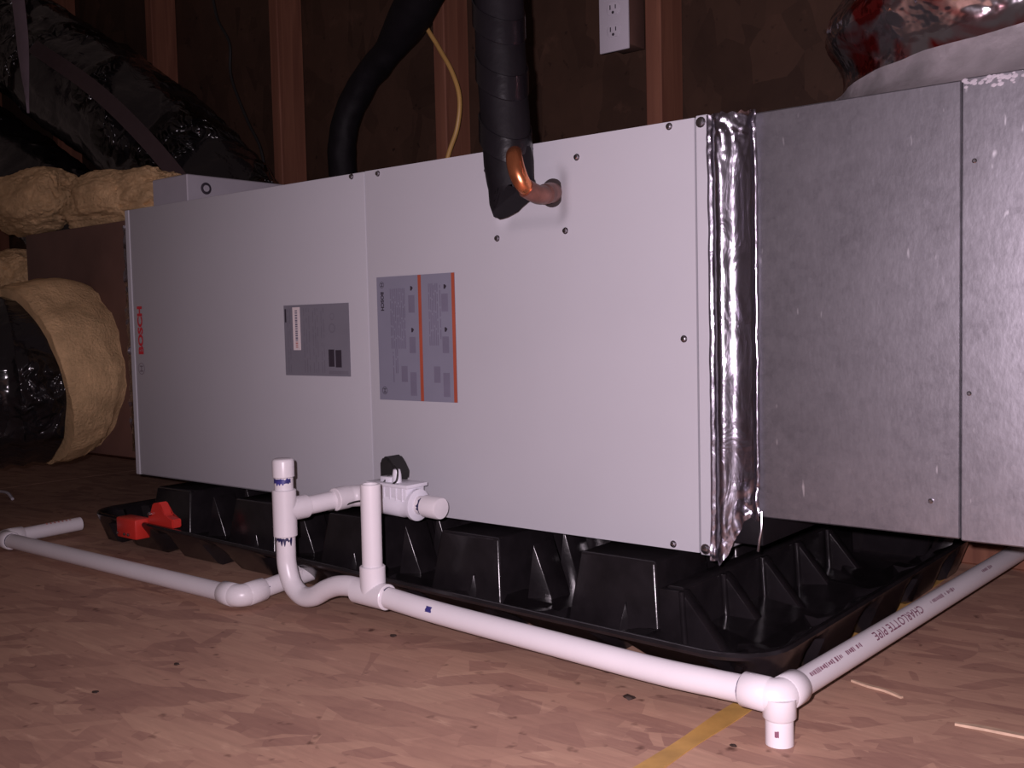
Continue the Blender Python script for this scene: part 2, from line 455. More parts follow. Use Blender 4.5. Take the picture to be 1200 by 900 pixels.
# ------------------------------------------------------------------ the setting
YW = 0.775
bm = newbox(-4.2, 3.6, -2.6, YW, -0.04, -0.018)
floor = tag(obj('floor', bm, M['osb_floor'], smooth=0), 'brown oriented strand board attic floor under the unit', None, None, 'structure')
JX = 1.494
for x0, x1, y0, y1 in ((-4.2, -0.95, -2.6, YW), (-0.948, JX - 0.0015, -2.6, YW), (JX + 0.0015, 3.6, -2.6, YW)):
    obj('floor_panel', newbox(x0, x1, y0, y1, -0.018, 0.0), M['osb_floor'], floor, smooth=0)
# yellowish strip along the panel joint
bm = bmesh.new()
n = 40
for i in range(n):
    ya, yb = -0.62 + i * 0.0305, -0.62 + (i + 1) * 0.0305
    def wv(y): return 0.012 + 0.003 * nz(y * 9, 3)
    vs = [bm.verts.new((JX + sx * wv(y), y, z)) for y in (ya, yb) for sx in (-1, 1) for z in (0.0002, 0.0014)]
    a = vs
    for f in ((a[1], a[3], a[7], a[5]), (a[0], a[1], a[5], a[4]), (a[2], a[6], a[7], a[3])):
        bm.faces.new(f)
bmesh.ops.remove_doubles(bm, verts=bm.verts[:], dist=0.0001)
obj('joint_strip', bm, M['tape'], floor, label='yellow strip along the joint of the floor panels')

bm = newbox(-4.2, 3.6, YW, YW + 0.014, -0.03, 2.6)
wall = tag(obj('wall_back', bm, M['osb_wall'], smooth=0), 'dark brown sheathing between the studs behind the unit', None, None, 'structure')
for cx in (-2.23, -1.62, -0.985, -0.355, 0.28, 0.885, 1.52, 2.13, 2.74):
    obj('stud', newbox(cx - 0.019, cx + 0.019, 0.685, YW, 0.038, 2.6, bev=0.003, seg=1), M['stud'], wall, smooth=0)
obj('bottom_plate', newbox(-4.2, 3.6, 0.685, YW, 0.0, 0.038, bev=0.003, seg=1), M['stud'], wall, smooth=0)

# ------------------------------------------------------------------ air handler
UB, UT, UL = 0.130, 0.696, 1.380
u = thing('air_handler', 'long grey painted air handler cabinet lying on the black drain pan', 'air handler', (0.69, 0.3, UB))
obj('cabinet', newbox(0.0, UL, 0.0090, 0.60, UB, UT, bev=0.002, seg=1), M['panel'], u)
bm = newbox(0.016, 0.7425, 0.0, 0.0088, UB + 0.004, UT - 0.002, bev=0.0014, seg=2)
pl = obj('access_panel', bm, M['panel'], u)
# right panel with pressed recess round the pipe hole
bm = bmesh.new()
X0, X1, Z0, Z1 = 0.7455, 1.3615, UB + 0.002, UT - 0.002
NX, NZ = 124, 114
def sstep(a, b, x):
    t = max(0, min(1, (x - a) / (b - a))); return t * t * (3 - 2 * t)
def dimple(x, z):
    d = max(abs(x - 1.094) - 0.042, 0), max(abs(z - 0.618) - 0.022, 0)
    r = math.hypot(*d)
    return 0.0075 * (1 - sstep(0.0, 0.028, r))
G = [[bm.verts.new((X0 + (X1 - X0) * i / NX, dimple(X0 + (X1 - X0) * i / NX, Z0 + (Z1 - Z0) * k / NZ), Z0 + (Z1 - Z0) * k / NZ)) for k in range(NZ + 1)] for i in range(NX + 1)]
for i in range(NX):
    for k in range(NZ):
        bm.faces.new((G[i][k], G[i + 1][k], G[i + 1][k + 1], G[i][k + 1]))
edge = [G[i][0] for i in range(NX + 1)] + [G[NX][k] for k in range(1, NZ + 1)] + [G[i][NZ] for i in range(NX - 1, -1, -1)] + [G[0][k] for k in range(NZ - 1, 0, -1)]
bk = [bm.verts.new((v.co.x, 0.0088, v.co.z)) for v in edge]
for i in range(len(edge)):
    j = (i + 1) % len(edge)
    bm.faces.new((edge[i], edge[j], bk[j], bk[i]))
pr = obj('access_panel', bm, M['panel'], u, smooth=25)
# cut the cabinet behind the recess is not needed: the recess is shallower than the gap, so stand the flange strips proud
obj('corner_flange', newbox(1.3635, UL, 0.0, 0.0088, UB, UT, bev=0.001, seg=1), M['panel'], u)
obj('corner_flange', newbox(0.0, 0.0145, -0.001, 0.0088, UB + 0.002, UT - 0.002, bev=0.001, seg=1), M['panel'], u)
def screw_bm(x, z, r=0.0055, y=0.0):
    bm = stepped((x, y + 0.0005, z), (x, y - 1, z), [(0, r * 1.35), (0.0012, r * 1.35), (0.0014, r), (0.0042, r * 0.92), (0.0048, r * 0.6)], seg=12)
    return bm
SC = [(0.713, 0.689), (0.777, 0.687), (1.012, 0.666), (1.096, 0.687), (1.325, 0.688), (1.371, 0.687), (1.323, 0.139),
      (1.371, 0.138), (1.177, 0.666), (1.155, 0.566), (1.029, 0.564), (1.343, 0.412)]
for i, (x, z) in enumerate(SC):
    obj('screw', screw_bm(x, z, 0.0052 if x > 1.36 else 0.0036), M['steel'], u, smooth=30)
obj('pipe_hole_disc', stepped((1.128, 0.0075, 0.622), (1.128, -1, 0.622), [(0, 0.0205), (0.0015, 0.0205), (0.002, 0.017)], seg=28), M['dark_hole'], u)  # no opening is cut: dark disc stands in for the shaded hole
# red brand lettering up the left edge and the round emblem under it
obj('brand_lettering', text_on_front('BOSCH', 0.0245, 0.041, 0.440, -0.0006, math.pi / 2, 0.0011, 1.28), M['ink_red'], u, smooth=0, label='red BOSCH lettering running up the left edge')
bm = bmesh.new()
def ring_flat(bm, x, z, y, r0, r1, n=28, mi=0):
    a = [bm.verts.new((x + r0 * math.cos(2 * math.pi * k / n), y, z + r0 * math.sin(2 * math.pi * k / n))) for k in range(n)]
    b = [bm.verts.new((x + r1 * math.cos(2 * math.pi * k / n), y, z + r1 * math.sin(2 * math.pi * k / n))) for k in range(n)]
    for k in range(n):
        bm.faces.new((a[k], a[(k + 1) % n], b[(k + 1) % n], b[k])).material_index = mi
def rect(bm, x0, x1, z0, z1, y, mi=0):
    quad(bm, ((x0, y, z0), (x1, y, z0), (x1, y, z1), (x0, y, z1)), mi)
def emblem(bm, x, z, y, r, mi=0):
    ring_flat(bm, x, z, y, r * 0.86, r, mi=mi)
    # armature: two bracket shapes joined by a bar, turned a quarter like the lettering
    for s in (-1, 1):
        rect(bm, x - r * 0.5, x + r * 0.5, z + s * r * 0.42 - r * 0.1, z + s * r * 0.42 + r * 0.1, y, mi)
    rect(bm, x - r * 0.12, x + r * 0.12, z - r * 0.42, z + r * 0.42, y, mi)
emblem(bm, 0.0385, 0.359, -0.0006, 0.0125)
obj('brand_emblem', bm, M['ink_grey'], u, smooth=0, label='grey round emblem below the red lettering')

# instruction label with two orange stripes
lab = obj('instruction_label', newbox(0.766, 0.941, -0.0006, 0.0004, 0.3155, 0.518), M['label_grey'], u, smooth=0, label='blue-grey instruction sheet with two orange stripes')
bm = bmesh.new(); rect(bm, 0.8615, 0.8685, 0.3158, 0.5178, -0.0010); rect(bm, 0.9340, 0.9408, 0.3158, 0.5178, -0.0010)
obj('orange_stripes', bm, M['ink_orange'], lab, smooth=0)
bm = bmesh.new()
for x0, x1, zs, ze in ((0.797, 0.826, 0.400, 0.498), (0.800, 0.803, 0.345, 0.395), (0.806, 0.811, 0.36, 0.40), (0.829, 0.832, 0.400, 0.498), (0.884, 0.905, 0.405, 0.503), (0.908, 0.910, 0.415, 0.50)):
    x = x0
    while x < x1:
        z = zs
        while z < ze:
            l = random.uniform(0.012, 0.030)
            rect(bm, x, x + 0.0022, z, min(z + l, ze), -0.0009); z += l + 0.003
        x += 0.0036
for cx in (0.845, 0.918):
    for cz, h in ((0.472, 0.028), (0.406, 0.026), (0.343, 0.038)):
        rect(bm, cx - 0.006, cx + 0.008, cz - h / 2, cz + h / 2, -0.0009)
    rect(bm, cx - 0.026, cx - 0.012, 0.346, 0.372, -0.0009)
obj('printed_text', bm, M['ink_mid'], lab, smooth=0)
bm = bmesh.new()
emblem(bm, 0.7785, 0.505, -0.0009, 0.0052)
emblem(bm, 0.7785, 0.331, -0.0009, 0.0062)
for cx, cz in ((0.847, 0.497), (0.847, 0.430), (0.9205, 0.497), (0.9205, 0.430)):
    rect(bm, cx - 0.003, cx, cz - 0.0035, cz + 0.0035, -0.0009)
    f = quad(bm, ((cx, -0.0009, cz - 0.0035), (cx + 0.0028, -0.0009, cz), (cx + 0.0028, -0.0009, cz + 0.001), (cx, -0.0009, cz + 0.0035)))
obj('printed_marks', bm, M['ink_dark'], lab, smooth=0)
obj('printed_lettering', text_on_front('BOSCH', 0.0095, 0.7785, 0.478, -0.0010, -math.pi / 2, 0.0004, 1.0), M['ink_dark'], lab, smooth=0)

# rating plate
rp = obj('rating_plate', newbox(0.5205, 0.6955, -0.0006, 0.0004, 0.3525, 0.4785), M['label_silver'], u, smooth=0, label='grey rating plate with a white sticker')
obj('barcode_sticker', newbox(0.5455, 0.5655, -0.0011, -0.0005, 0.398, 0.4745), M['white_sticker'], rp, smooth=0)
bm = bmesh.new()
z = 0.402
random.seed(3)
while z < 0.470:
    w = random.uniform(0.001, 0.0035)
    rect(bm, 0.5525, 0.5590, z, z + w, -0.0014, 1 if z < 0.412 else 0); z += w + random.uniform(0.0008, 0.002)
obj('barcode_print', bm, [M['ink_mid'], M['ink_brown']], rp, smooth=0)
bm = bmesh.new()
for x in (0.530, 0.536, 0.575, 0.582, 0.589, 0.600, 0.606, 0.612, 0.622, 0.628):
    z = 0.358
    while z < 0.470:
        l = random.uniform(0.006, 0.03)
        rect(bm, x, x + 0.002, z, min(z + l, 0.472), -0.0009); z += l + random.uniform(0.003, 0.012)
ring_flat(bm, 0.651, 0.436, -0.0009, 0.006, 0.0085); ring_flat(bm, 0.652, 0.456, -0.0009, 0.0045, 0.006)
rect(bm, 0.640, 0.690, 0.356, 0.362, -0.0009)
obj('printed_text', bm, M['ink_pale'], rp, smooth=0)
bm = bmesh.new()
rect(bm, 0.640, 0.655, 0.369, 0.399, -0.0009); rect(bm, 0.658, 0.6735, 0.368, 0.398, -0.0009)
rect(bm, 0.5232, 0.5275, 0.448, 0.472, -0.0009)
obj('printed_marks', bm, M['ink_dark'], rp, smooth=0)

# ------------------------------------------------------------------ drain pan
P_L, P_R, P_B = -0.035, 1.535, 0.66
def pan_front(x): return -0.106 - 0.045 * max(x, 0)
def pan_loop(n_edge=40, rc=0.075):
    """points and outward normals round the rim, counter-clockwise from the front left"""
    pts = []
    fl_, fr = pan_front(P_L), pan_front(P_R)
    segs = []
    cs = [(P_L + rc, fl_ + rc, math.pi, 1.5 * math.pi), (P_R - rc, fr + rc, 1.5 * math.pi, 2 * math.pi),
          (P_R - rc, P_B - rc, 0, .5 * math.pi), (P_L + rc, P_B - rc, .5 * math.pi, math.pi)]
    L_ = []
    for k, (cx, cy, a0, a1) in enumerate(cs):
        for i in range(9):
            a = a0 + (a1 - a0) * i / 8
            L_.append((Vector((cx + rc * math.cos(a), cy + rc * math.sin(a))), Vector((math.cos(a), math.sin(a)))))
        nx = cs[(k + 1) % 4]
        a = a1
        p = L_[-1][0]; q = Vector((nx[0] + rc * math.cos(nx[2]), nx[1] + rc * math.sin(nx[2])))
        d = (q - p).length; m = max(8, int(d / 0.012))
        nn = Vector((q - p).normalized()); nn = Vector((nn.y, -nn.x))
        for i in range(1, m):
            L_.append((p.lerp(q, i / m), nn))
    return L_
pan = thing('drain_pan', 'wide black plastic drain pan with raised blocks under the grey air handler', 'drain pan', (0.75, 0.25, 0))
loop = pan_loop()
per = [0.0]
for i in range(1, len(loop)): per.append(per[-1] + (loop[i][0] - loop[i - 1][0]).length)
def notch(s):
    t = (s / 0.175) % 1.0
    return sstep(0.0, 0.10, t) * (1 - sstep(0.74, 0.84, t))
bm = bmesh.new()
rows = []
for (p, nrm), s in zip(loop, per):
    k = notch(s)
    ins = max(0.0, -p.y - 0.100) * max(0.0, -nrm.y) + 0.001 * max(0.0, nrm.x)
    def at(off, z): 
        q = p - nrm * off
        return bm.verts.new((q.x, q.y, z))
    zb = 0.002 + (1 - k) * 0.026
    rows.append([at(0.060 + ins + 0.03 * (1 - k), zb + 0.002), at(0.030 + ins + 0.040 * (1 - k), zb), at(0.020 + ins + 0.036 * (1 - k), zb + 0.005), at(0.006 + 0.3 * ins + 0.014 * (1 - k), 0.046),
                 at(0.001, 0.059), at(0.0, 0.063), at(0.0025, 0.0665), at(0.007, 0.067), at(0.011, 0.065),
                 at(0.016 + 0.012 * (1 - k), 0.058), at(0.030 + ins + 0.026 * (1 - k), 0.020), at(0.040 + ins + 0.026 * (1 - k), 0.0125)])
for i in range(len(rows)):
    a, b = rows[i], rows[(i + 1) % len(rows)]
    for k in range(len(a) - 1):
        bm.faces.new((a[k], b[k], b[k + 1], a[k + 1]))
bm.faces.new([r[-1] for r in rows])
bm.faces.new([r[0] for r in rows][::-1])
obj('tray', bm, M['black_plastic'], pan, smooth=40)

def frustum(x0, x1, y0, y1, z0, z1, tap, bev=0.006):
    bm = bmesh.new()
    lo = [bm.verts.new((x, y, z0)) for x, y in ((x0 - tap, y0 - tap), (x1 + tap, y0 - tap), (x1 + tap, y1 + tap), (x0 - tap, y1 + tap))]
    hi = [bm.verts.new((x, y, z1)) for x, y in ((x0, y0), (x1, y0), (x1, y1), (x0, y1))]
    bm.faces.new(lo[::-1]); bm.faces.new(hi)
    for k in range(4): bm.faces.new((lo[k], lo[(k + 1) % 4], hi[(k + 1) % 4], hi[k]))
    es = [e for e in bm.edges if not (e.verts[0] in lo and e.verts[1] in lo)]
    bmesh.ops.bevel(bm, geom=es, offset=bev, segments=3, profile=0.5, affect='EDGES')
    return bm
def fin_tri(x, y, zt, wl, wr, run, back, z0=0.012):
    """three-sided moulded rib: narrow sloped face, left ridge upright, right ridge raked"""
    bm = bmesh.new()
    v = [bm.verts.new(q) for q in ((x, y, zt), (x - wl, y - run, z0), (x + wr, y + 0.16 * wr, z0), (x + wr, y + back, z0), (x - wl, y + back, z0), (x, y + back, zt))]
    for f in ((0, 1, 2), (0, 2, 3, 5), (0, 5, 4, 1), (1, 4, 3, 2), (3, 4, 5)):
        bm.faces.new([v[i] for i in f])
    bmesh.ops.bevel(bm, geom=[e for e in bm.edges], offset=0.0013, segments=2, profile=0.5, affect='EDGES')
    return bm
BX = (0.10, 0.37, 0.64, 0.91, 1.18)
for x in BX:
    w = 0.118 if x < 1.1 else 0.122
    obj('support_block', frustum(x, x + w, -0.014, 0.12, 0.012, 0.115, 0.015, 0.005), M['black_plastic'], pan, smooth=50)
    obj('block_fin', fin_tri(x + w - 0.040, -0.026, 0.058, 0.005, 0.010, 0.012, 0.03), M['black_plastic'], pan, smooth=30)
    if x < 1.1:
        obj('floor_fin', fin_tri(x + w + 0.052, 0.006, 0.108, 0.002, 0.036, 0.018, 0.05), M['black_plastic'], pan, smooth=30)
        obj('floor_fin', fin_tri(x + w + 0.050, 0.085, 0.118, 0.002, 0.028, 0.016, 0.05, 0.024), M['black_plastic'], pan, smooth=30)
    for y0 in (0.22, 0.42):
        obj('support_block', frustum(x, x + w, y0, y0 + 0.13, 0.012, 0.1295, 0.010), M['black_plastic'], pan, smooth=50)
# rear wall of the front channel between blocks
obj('channel_wall', frustum(0.06, 1.285, 0.150, 0.19, 0.012, 0.1295, 0.002), M['black_plastic'], pan, smooth=50)
# right end: buttress row with triangular fins
obj('end_block', frustum(1.3205, 1.349, -0.020, 0.56, 0.012, 0.088, 0.003), M['black_plastic'], pan, smooth=50)
for y in (-0.030, 0.085, 0.205, 0.325, 0.445):
    bm = bmesh.new()
    v = [bm.verts.new(q) for q in ((1.352, y, 0.085), (1.356, y, 0.014), (1.412, y, 0.014), (1.352, y + 0.022, 0.085), (1.356, y + 0.022, 0.014), (1.412, y + 0.022, 0.014),
                                    (1.318, y, 0.085), (1.318, y, 0.014), (1.318, y + 0.022, 0.085), (1.318, y + 0.022, 0.014))]
    for f in ((0, 2, 1), (3, 4, 5), (0, 3, 5, 2), (1, 2, 5, 4), (6, 0, 1, 7), (6, 8, 3, 0), (8, 9, 4, 3), (6, 7, 9, 8), (7, 1, 4, 9)):
        bm.faces.new([v[i] for i in f])
    bmesh.ops.bevel(bm, geom=[e for e in bm.edges], offset=0.002, segments=2, profile=0.5, affect='EDGES')
    tube(bm, [(1.3530, y - 0.0022, 0.086), (1.3550, y - 0.0024, 0.05), (1.3575, y - 0.0026, 0.015)], 0.0040, seg=24)  # slim rod added at the wall joint to catch a bright glint line
    obj('end_fin', bm, M['black_plastic'], pan, smooth=30)

# red overflow switch clipped on the front left of the pan rim
fs = thing('overflow_switch', 'red plastic overflow switch clipped to the front left rim of the black pan', 'switch', (0.2, -0.11, 0.045))
bm = newbox(0.135, 0.205, -0.128, -0.094, 0.034, 0.074, bev=0.004)
obj('switch_body', bm, M['red'], fs)
bm = bmesh.new()
v = [(0.205, -0.10, 0.062), (0.29, -0.10, 0.062), (0.29, -0.10, 0.078), (0.262, -0.10, 0.084), (0.245, -0.10, 0.108), (0.222, -0.10, 0.104), (0.215, -0.10, 0.080), (0.205, -0.10, 0.078)]
lo = [bm.verts.new(p) for p in v]; hi = [bm.verts.new((p[0], -0.080, p[2])) for p in v]
bm.faces.new(lo); bm.faces.new(hi[::-1])
for k in range(len(v)): bm.faces.new((lo[k], hi[k], hi[(k + 1) % len(v)], lo[(k + 1) % len(v)]))
bmesh.ops.bevel(bm, geom=bm.edges[:], offset=0.002, segments=2, affect='EDGES')
obj('clip', bm, M['red'], fs)
for x in (0.143, 0.168, 0.182):
    obj('terminal', stepped((x, -0.126, 0.043), (x, -1, 0.043), [(0, 0.003), (0.005, 0.003), (0.006, 0.002)], seg=10), M['steel'], fs)
obj('thumb_screw', stepped((0.216, -0.099, 0.083), (0.216, -1, 0.083), [(0, 0.004), (0.006, 0.004), (0.007, 0.0028)], seg=12), M['steel'], fs)

# ------------------------------------------------------------------ PVC condensate line
PR, FR = 0.0144, 0.0182
d = thing('condensate_drain', 'white plastic condensate drain with trap, riser and float switch along the air handler front', 'drain pipe', (1.0, -0.2, 0))
RX, RY = 0.7595, -0.200           # riser
TX, TZ = 0.952, 0.060             # vent tee
CX, CY, CZ = 1.570, -0.212, 0.049 # right corner
def pipe(p0, p1, name='pipe', parent=None, r=PR, hollow=False):
    L_ = (Vector(p1) - Vector(p0)).length
    if hollow:
        prof = [(0, r), (L_ - 0.0008, r), (L_, r - 0.0008), (L_, r - 0.003), (L_ - 0.04, r - 0.003)]
    else:
        prof = [(0, r), (L_, r)]
    return obj(name, stepped(p0, p1, prof), M['pvc'], parent, smooth=40)
def hub(p0, p1, r=FR):
    L_ = (Vector(p1) - Vector(p0)).length
    return stepped(p0, p1, [(0, r - 0.003), (0, r - 0.0012), (0.0012, r), (L_ - 0.0012, r), (L_, r - 0.0012), (L_, r - 0.003)])
def merge(*bms):
    out = bms[0]
    for b in bms[1:]:
        me = bpy.data.meshes.new('tmp'); b.to_mesh(me); b.free(); out.from_mesh(me); bpy.data.meshes.remove(me)
    return out
# riser with cleanout cap, sanitary tee
obj('riser_tee', merge(hub((RX, RY, 0.120), (RX, RY, 0.192)), hub((RX, RY, 0.160), (RX + 0.002, RY + 0.040, 0.1605))), M['pvc'], d, smooth=40)
pipe((RX, RY, 0.185), (RX, RY, 0.226), parent=d)
obj('cleanout_cap', stepped((RX, RY, 0.211), (RX, RY, 1), [(0, 0.0150), (0.001, 0.0166), (0.024, 0.0166), (0.027, 0.0158), (0.0285, 0.0135), (0.0288, 0.0)]), M['pvc'], d, smooth=50)
# feed pipe to the float switch body
pipe((RX + 0.002, RY + 0.030, 0.1605), (RX + 0.018, -0.100, 0.1655), parent=d)
HX = RX + 0.022
el = arc((HX + 0.024, -0.094, 0.167), (-0.024, 0, 0), (0, 0.024, 0))
obj('elbow', merge(hub((HX - 0.002, -0.118, 0.166), (HX, -0.092, 0.167)), newtube(el, FR - 0.001, 24), hub((HX + 0.022, -0.070, 0.167), (HX + 0.048, -0.070, 0.167))), M['pvc'], d, smooth=40)
# float switch body (inline along x) and capped end
SB = (HX + 0.045, -0.070, 0.166)
bm = stepped((SB[0], SB[1], SB[2]), (SB[0] + 1, SB[1], SB[2] - 0.03), [(0, 0.020), (0.002, 0.0225), (0.066, 0.0225), (0.068, 0.021), (0.084, 0.021), (0.086, 0.0245), (0.092, 0.0245), (0.094, 0.019)])
box(bm, SB[0] + 0.006, SB[0] + 0.085, SB[1] - 0.020, SB[1] + 0.020, SB[2] + 0.005, SB[2] + 0.028, bev=0.002)
box(bm, SB[0] + 0.000, SB[0] + 0.090, SB[1] - 0.023, SB[1] + 0.023, SB[2] + 0.024, SB[2] + 0.030, bev=0.0015)
for k in range(6):
    box(bm, SB[0] + 0.010 + k * 0.013, SB[0] + 0.0125 + k * 0.013, SB[1] - 0.0215, SB[1] - 0.018, SB[2] + 0.004, SB[2] + 0.024)
sw = obj('float_switch', bm, M['pvc_body'], d, smooth=40)
bm = newbox(SB[0] + 0.020, SB[0] + 0.044, SB[1] - 0.012, SB[1] + 0.008, SB[2] + 0.028, SB[2] + 0.038, bev=0.002)
stepped((SB[0] + 0.052, SB[1] - 0.006, SB[2] + 0.028), (SB[0] + 0.053, SB[1] - 0.006, 1), [(0, 0.0075), (0.014, 0.007), (0.022, 0.0055), (0.023, 0.003)], 16, bm)
obj('switch_top', bm, M['pvc_body'], sw, smooth=40)
bm = bmesh.new()
v0 = [(SB[0] + 0.000, SB[2] + 0.028), (SB[0] + 0.034, SB[2] + 0.028), (SB[0] + 0.036, SB[2] + 0.042), (SB[0] + 0.026, SB[2] + 0.058), (SB[0] + 0.017, SB[2] + 0.066), (SB[0] + 0.007, SB[2] + 0.065), (SB[0] + 0.000, SB[2] + 0.056)]
lo = [bm.verts.new((x, SB[1] + 0.006, z)) for x, z in v0]; hi = [bm.verts.new((x, SB[1] + 0.040, z)) for x, z in v0]
bm.faces.new(lo); bm.faces.new(hi[::-1])
for k in range(len(v0)): bm.faces.new((lo[k], hi[k], hi[(k + 1) % len(v0)], lo[(k + 1) % len(v0)]))
bmesh.ops.bevel(bm, geom=bm.edges[:], offset=0.003, segments=2, affect='EDGES')
obj('rubber_boot', bm, M['black_rubber'], sw, label='black rubber boot')
bm = newtube(resample([(SB[0] + 0.034, SB[1] + 0.01, SB[2] + 0.048), (SB[0] + 0.046, SB[1] - 0.006, SB[2] + 0.056), (SB[0] + 0.060, SB[1] - 0.012, SB[2] + 0.050), (SB[0] + 0.064, SB[1] - 0.018, SB[2] + 0.036),
                       (SB[0] + 0.058, SB[1] - 0.020, SB[2] + 0.030)], 6), 0.0016, 8)
tube(bm, resample([(SB[0] + 0.034, SB[1] - 0.004, SB[2] + 0.040), (SB[0] + 0.026, SB[1] - 0.026, SB[2] + 0.016), (SB[0] + 0.010, SB[1] - 0.030, SB[2] + 0.002), (SB[0] - 0.020, SB[1] - 0.030, SB[2] - 0.004), (HX - 0.004, -0.118, 0.150), (HX - 0.012, -0.122, 0.148)], 6), 0.0014, 8)
obj('switch_wire', bm, M['black_rubber'], sw)
EX = SB[0] + 0.090
pipe((EX - 0.005, SB[1], SB[2] - 0.0022), (EX + 0.032, SB[1], SB[2] - 0.0032), parent=d)
obj('end_cap', stepped((EX + 0.016, SB[1], SB[2] - 0.0028), (EX + 1, SB[1], SB[2] - 0.03), [(0, 0.0150), (0.001, 0.0168), (0.030, 0.0168), (0.033, 0.0158), (0.034, 0.0)]), M['pvc'], d, smooth=50)
# trap: down from the riser, round the bend, up a little and into the vent tee
trap = resample([(RX, RY, 0.126), (RX, RY, 0.10), (RX + 0.001, RY, 0.075), (RX + 0.012, RY, 0.047), (RX + 0.036, RY, 0.0325), (RX + 0.062, RY, 0.036), (RX + 0.092, RY, 0.051), (RX + 0.120, RY, 0.0605), (RX + 0.150, RY, 0.0635), (TX - 0.02, RY, TZ)], 8)
obj('trap_bend', newtube(trap, PR + 0.0004, 24), M['pvc'], d, smooth=40)
obj('vent_tee', merge(hub((TX - 0.034, RY, TZ), (TX + 0.030, RY - 0.0004, TZ - 0.001)), hub((TX, RY, TZ), (TX, RY, TZ + 0.040))), M['pvc'], d, smooth=40)
pipe((TX, RY, TZ + 0.02), (TX + 0.001, RY, 0.2165), parent=d, name='vent_pipe', hollow=True)
# the long run sags a little between tee and corner
LONG = resample([(TX + 0.02, RY, TZ - 0.0006), (1.030, -0.2015, 0.0560), (1.106, -0.203, 0.0530), (1.261, -0.206, 0.0495), (1.416, -0.209, 0.0462), (1.500, -0.2105, 0.0476), (CX - 0.03, CY + 0.0003, CZ - 0.0002)], 8)
obj('pipe', newtube(LONG, PR + 0.0004, 28), M['pvc'], d, smooth=40)
# corner side-outlet elbow with a short leg on the floor
ce = arc((CX - 0.012, CY + 0.012, CZ), (0, -0.012, 0), (0.012, 0, 0), 8)
obj('corner_elbow', merge(hub((CX - 0.040, CY, CZ + 0.0003), (CX - 0.010, CY, CZ)), newtube(ce, FR - 0.0006, 24), hub((CX, CY + 0.010, CZ), (CX + 0.0012, CY + 0.040, CZ)),
                          stepped((CX, CY, CZ), (CX, CY, -1), [(0, FR - 0.001), (0.020, FR - 0.001), (0.0225, FR - 0.0035)])), M['pvc'], d, smooth=45)
bmesh_leg = pipe((CX, CY, CZ - 0.01), (CX, CY, 0.0003), parent=d, name='pipe_leg')
FAR = (CX + 0.060, 1.0, CZ)
FAR = (CX + 0.038, 0.68, CZ)
rp_pipe = pipe((CX + 0.0010, CY + 0.030, CZ), FAR, parent=d)
# text printed along the right pipe
PX = Vector((CX + 0.001, CY + 0.03, CZ)); PD = (Vector(FAR) - PX).normalized()
def text_on_pipe(body, size, s0, ang, bold, mat, parent, name):
    """lettering wrapped on the right-hand pipe, reading towards the camera end; s0 = centre along the pipe"""
    bm = text_mesh(body, size, bold, 1.08)
    for k in range(-12, 13):        # slice the letters so that they can follow the round pipe
        bmesh.ops.bisect_plane(bm, geom=bm.verts[:] + bm.edges[:] + bm.faces[:], plane_co=(0, k * 0.001, 0), plane_no=(0, 1, 0))
    side = Vector((0, 0, 1)).cross(PD).normalized()      # -x side
    for v in bm.verts:
        s = s0 - v.co.x * 1.22
        a = ang + v.co.y / PR
        r = PR + 0.0003
        v.co = PX + PD * s + (Vector((0, 0, 1)) * math.cos(a) - side * math.sin(a)) * r
    return obj(name, bm, mat, parent, smooth=0)
text_on_pipe('CHARLOTTE PIPE', 0.0150, 0.265, 0.72, 0.0002, M['ink_purple'], rp_pipe, 'printed_lettering')
def ticks_on_pipe(s0, s1, ang, mat, parent, h=0.006):
    bm = bmesh.new()
    side = Vector((0, 0, 1)).cross(PD).normalized()
    s = s0
    while s < s1:
        w = random.uniform(0.0015, 0.004)
        if random.random() < 0.82:
            hh = h * random.uniform(0.5, 1)
            q = []
            for ss, aa in ((s, -hh / 2), (s + w, -hh / 2), (s + w, hh / 2), (s, hh / 2)):
                a = ang + aa / PR
                q.append(PX + PD * ss + (Vector((0, 0, 1)) * math.cos(a) - side * math.sin(a)) * (PR + 0.0003))
            quad(bm, q)
        s += w + random.uniform(0.001, 0.0025)
    return obj('printed_marks', bm, mat, parent, smooth=0)
ticks_on_pipe(0.022, 0.150, 0.72, M['ink_purple'], rp_pipe)
ticks_on_pipe(0.372, 0.46, 0.72, M['ink_purple'], rp_pipe)
ticks_on_pipe(0.58, 0.62, 0.72, M['ink_purple'], rp_pipe)

# blue primer stains, thin coats wrapped on the pipe
def coat(c, axis, r, a0, a1, w, mat, parent, name='primer_stain', ragged=0.004, seed=0):
    axis = Vector(axis).normalized()
    up = Vector((0, 0, 1)) if abs(axis.z) < 0.9 else Vector((0, -1, 0))
    uu = (up - axis * up.dot(axis)).normalized(); ww = axis.cross(uu)
    bm = bmesh.new(); n = 26
    A, B = [], []
    for k in range(n + 1):
        a = a0 + (a1 - a0) * k / n
        dirv = uu * math.cos(a) + ww * math.sin(a)
        lo_ = -w / 2 - ragged * abs(nz(a * 3.1, seed)) * 1.5
        hi_ = w / 2 + ragged * 0.4 * nz(a * 4.3, seed + 5)
        A.append(bm.verts.new(Vector(c) + axis * lo_ + dirv * (r + 0.0003)))
        B.append(bm.verts.new(Vector(c) + axis * hi_ + dirv * (r + 0.0003)))
    for k in range(n): bm.faces.new((A[k], A[k + 1], B[k + 1], B[k]))
    return obj(name, bm, mat, parent, smooth=40)
coat((RX, RY, 0.2065), (0, 0, 1), PR, -0.5, 1.7, 0.006, M['primer'], d, seed=1, ragged=0.006)
coat((RX, RY, 0.1175), (0, 0, 1), PR + 0.0004, -0.3, 1.6, 0.003, M['primer_dark'], d, seed=2, ragged=0.016)
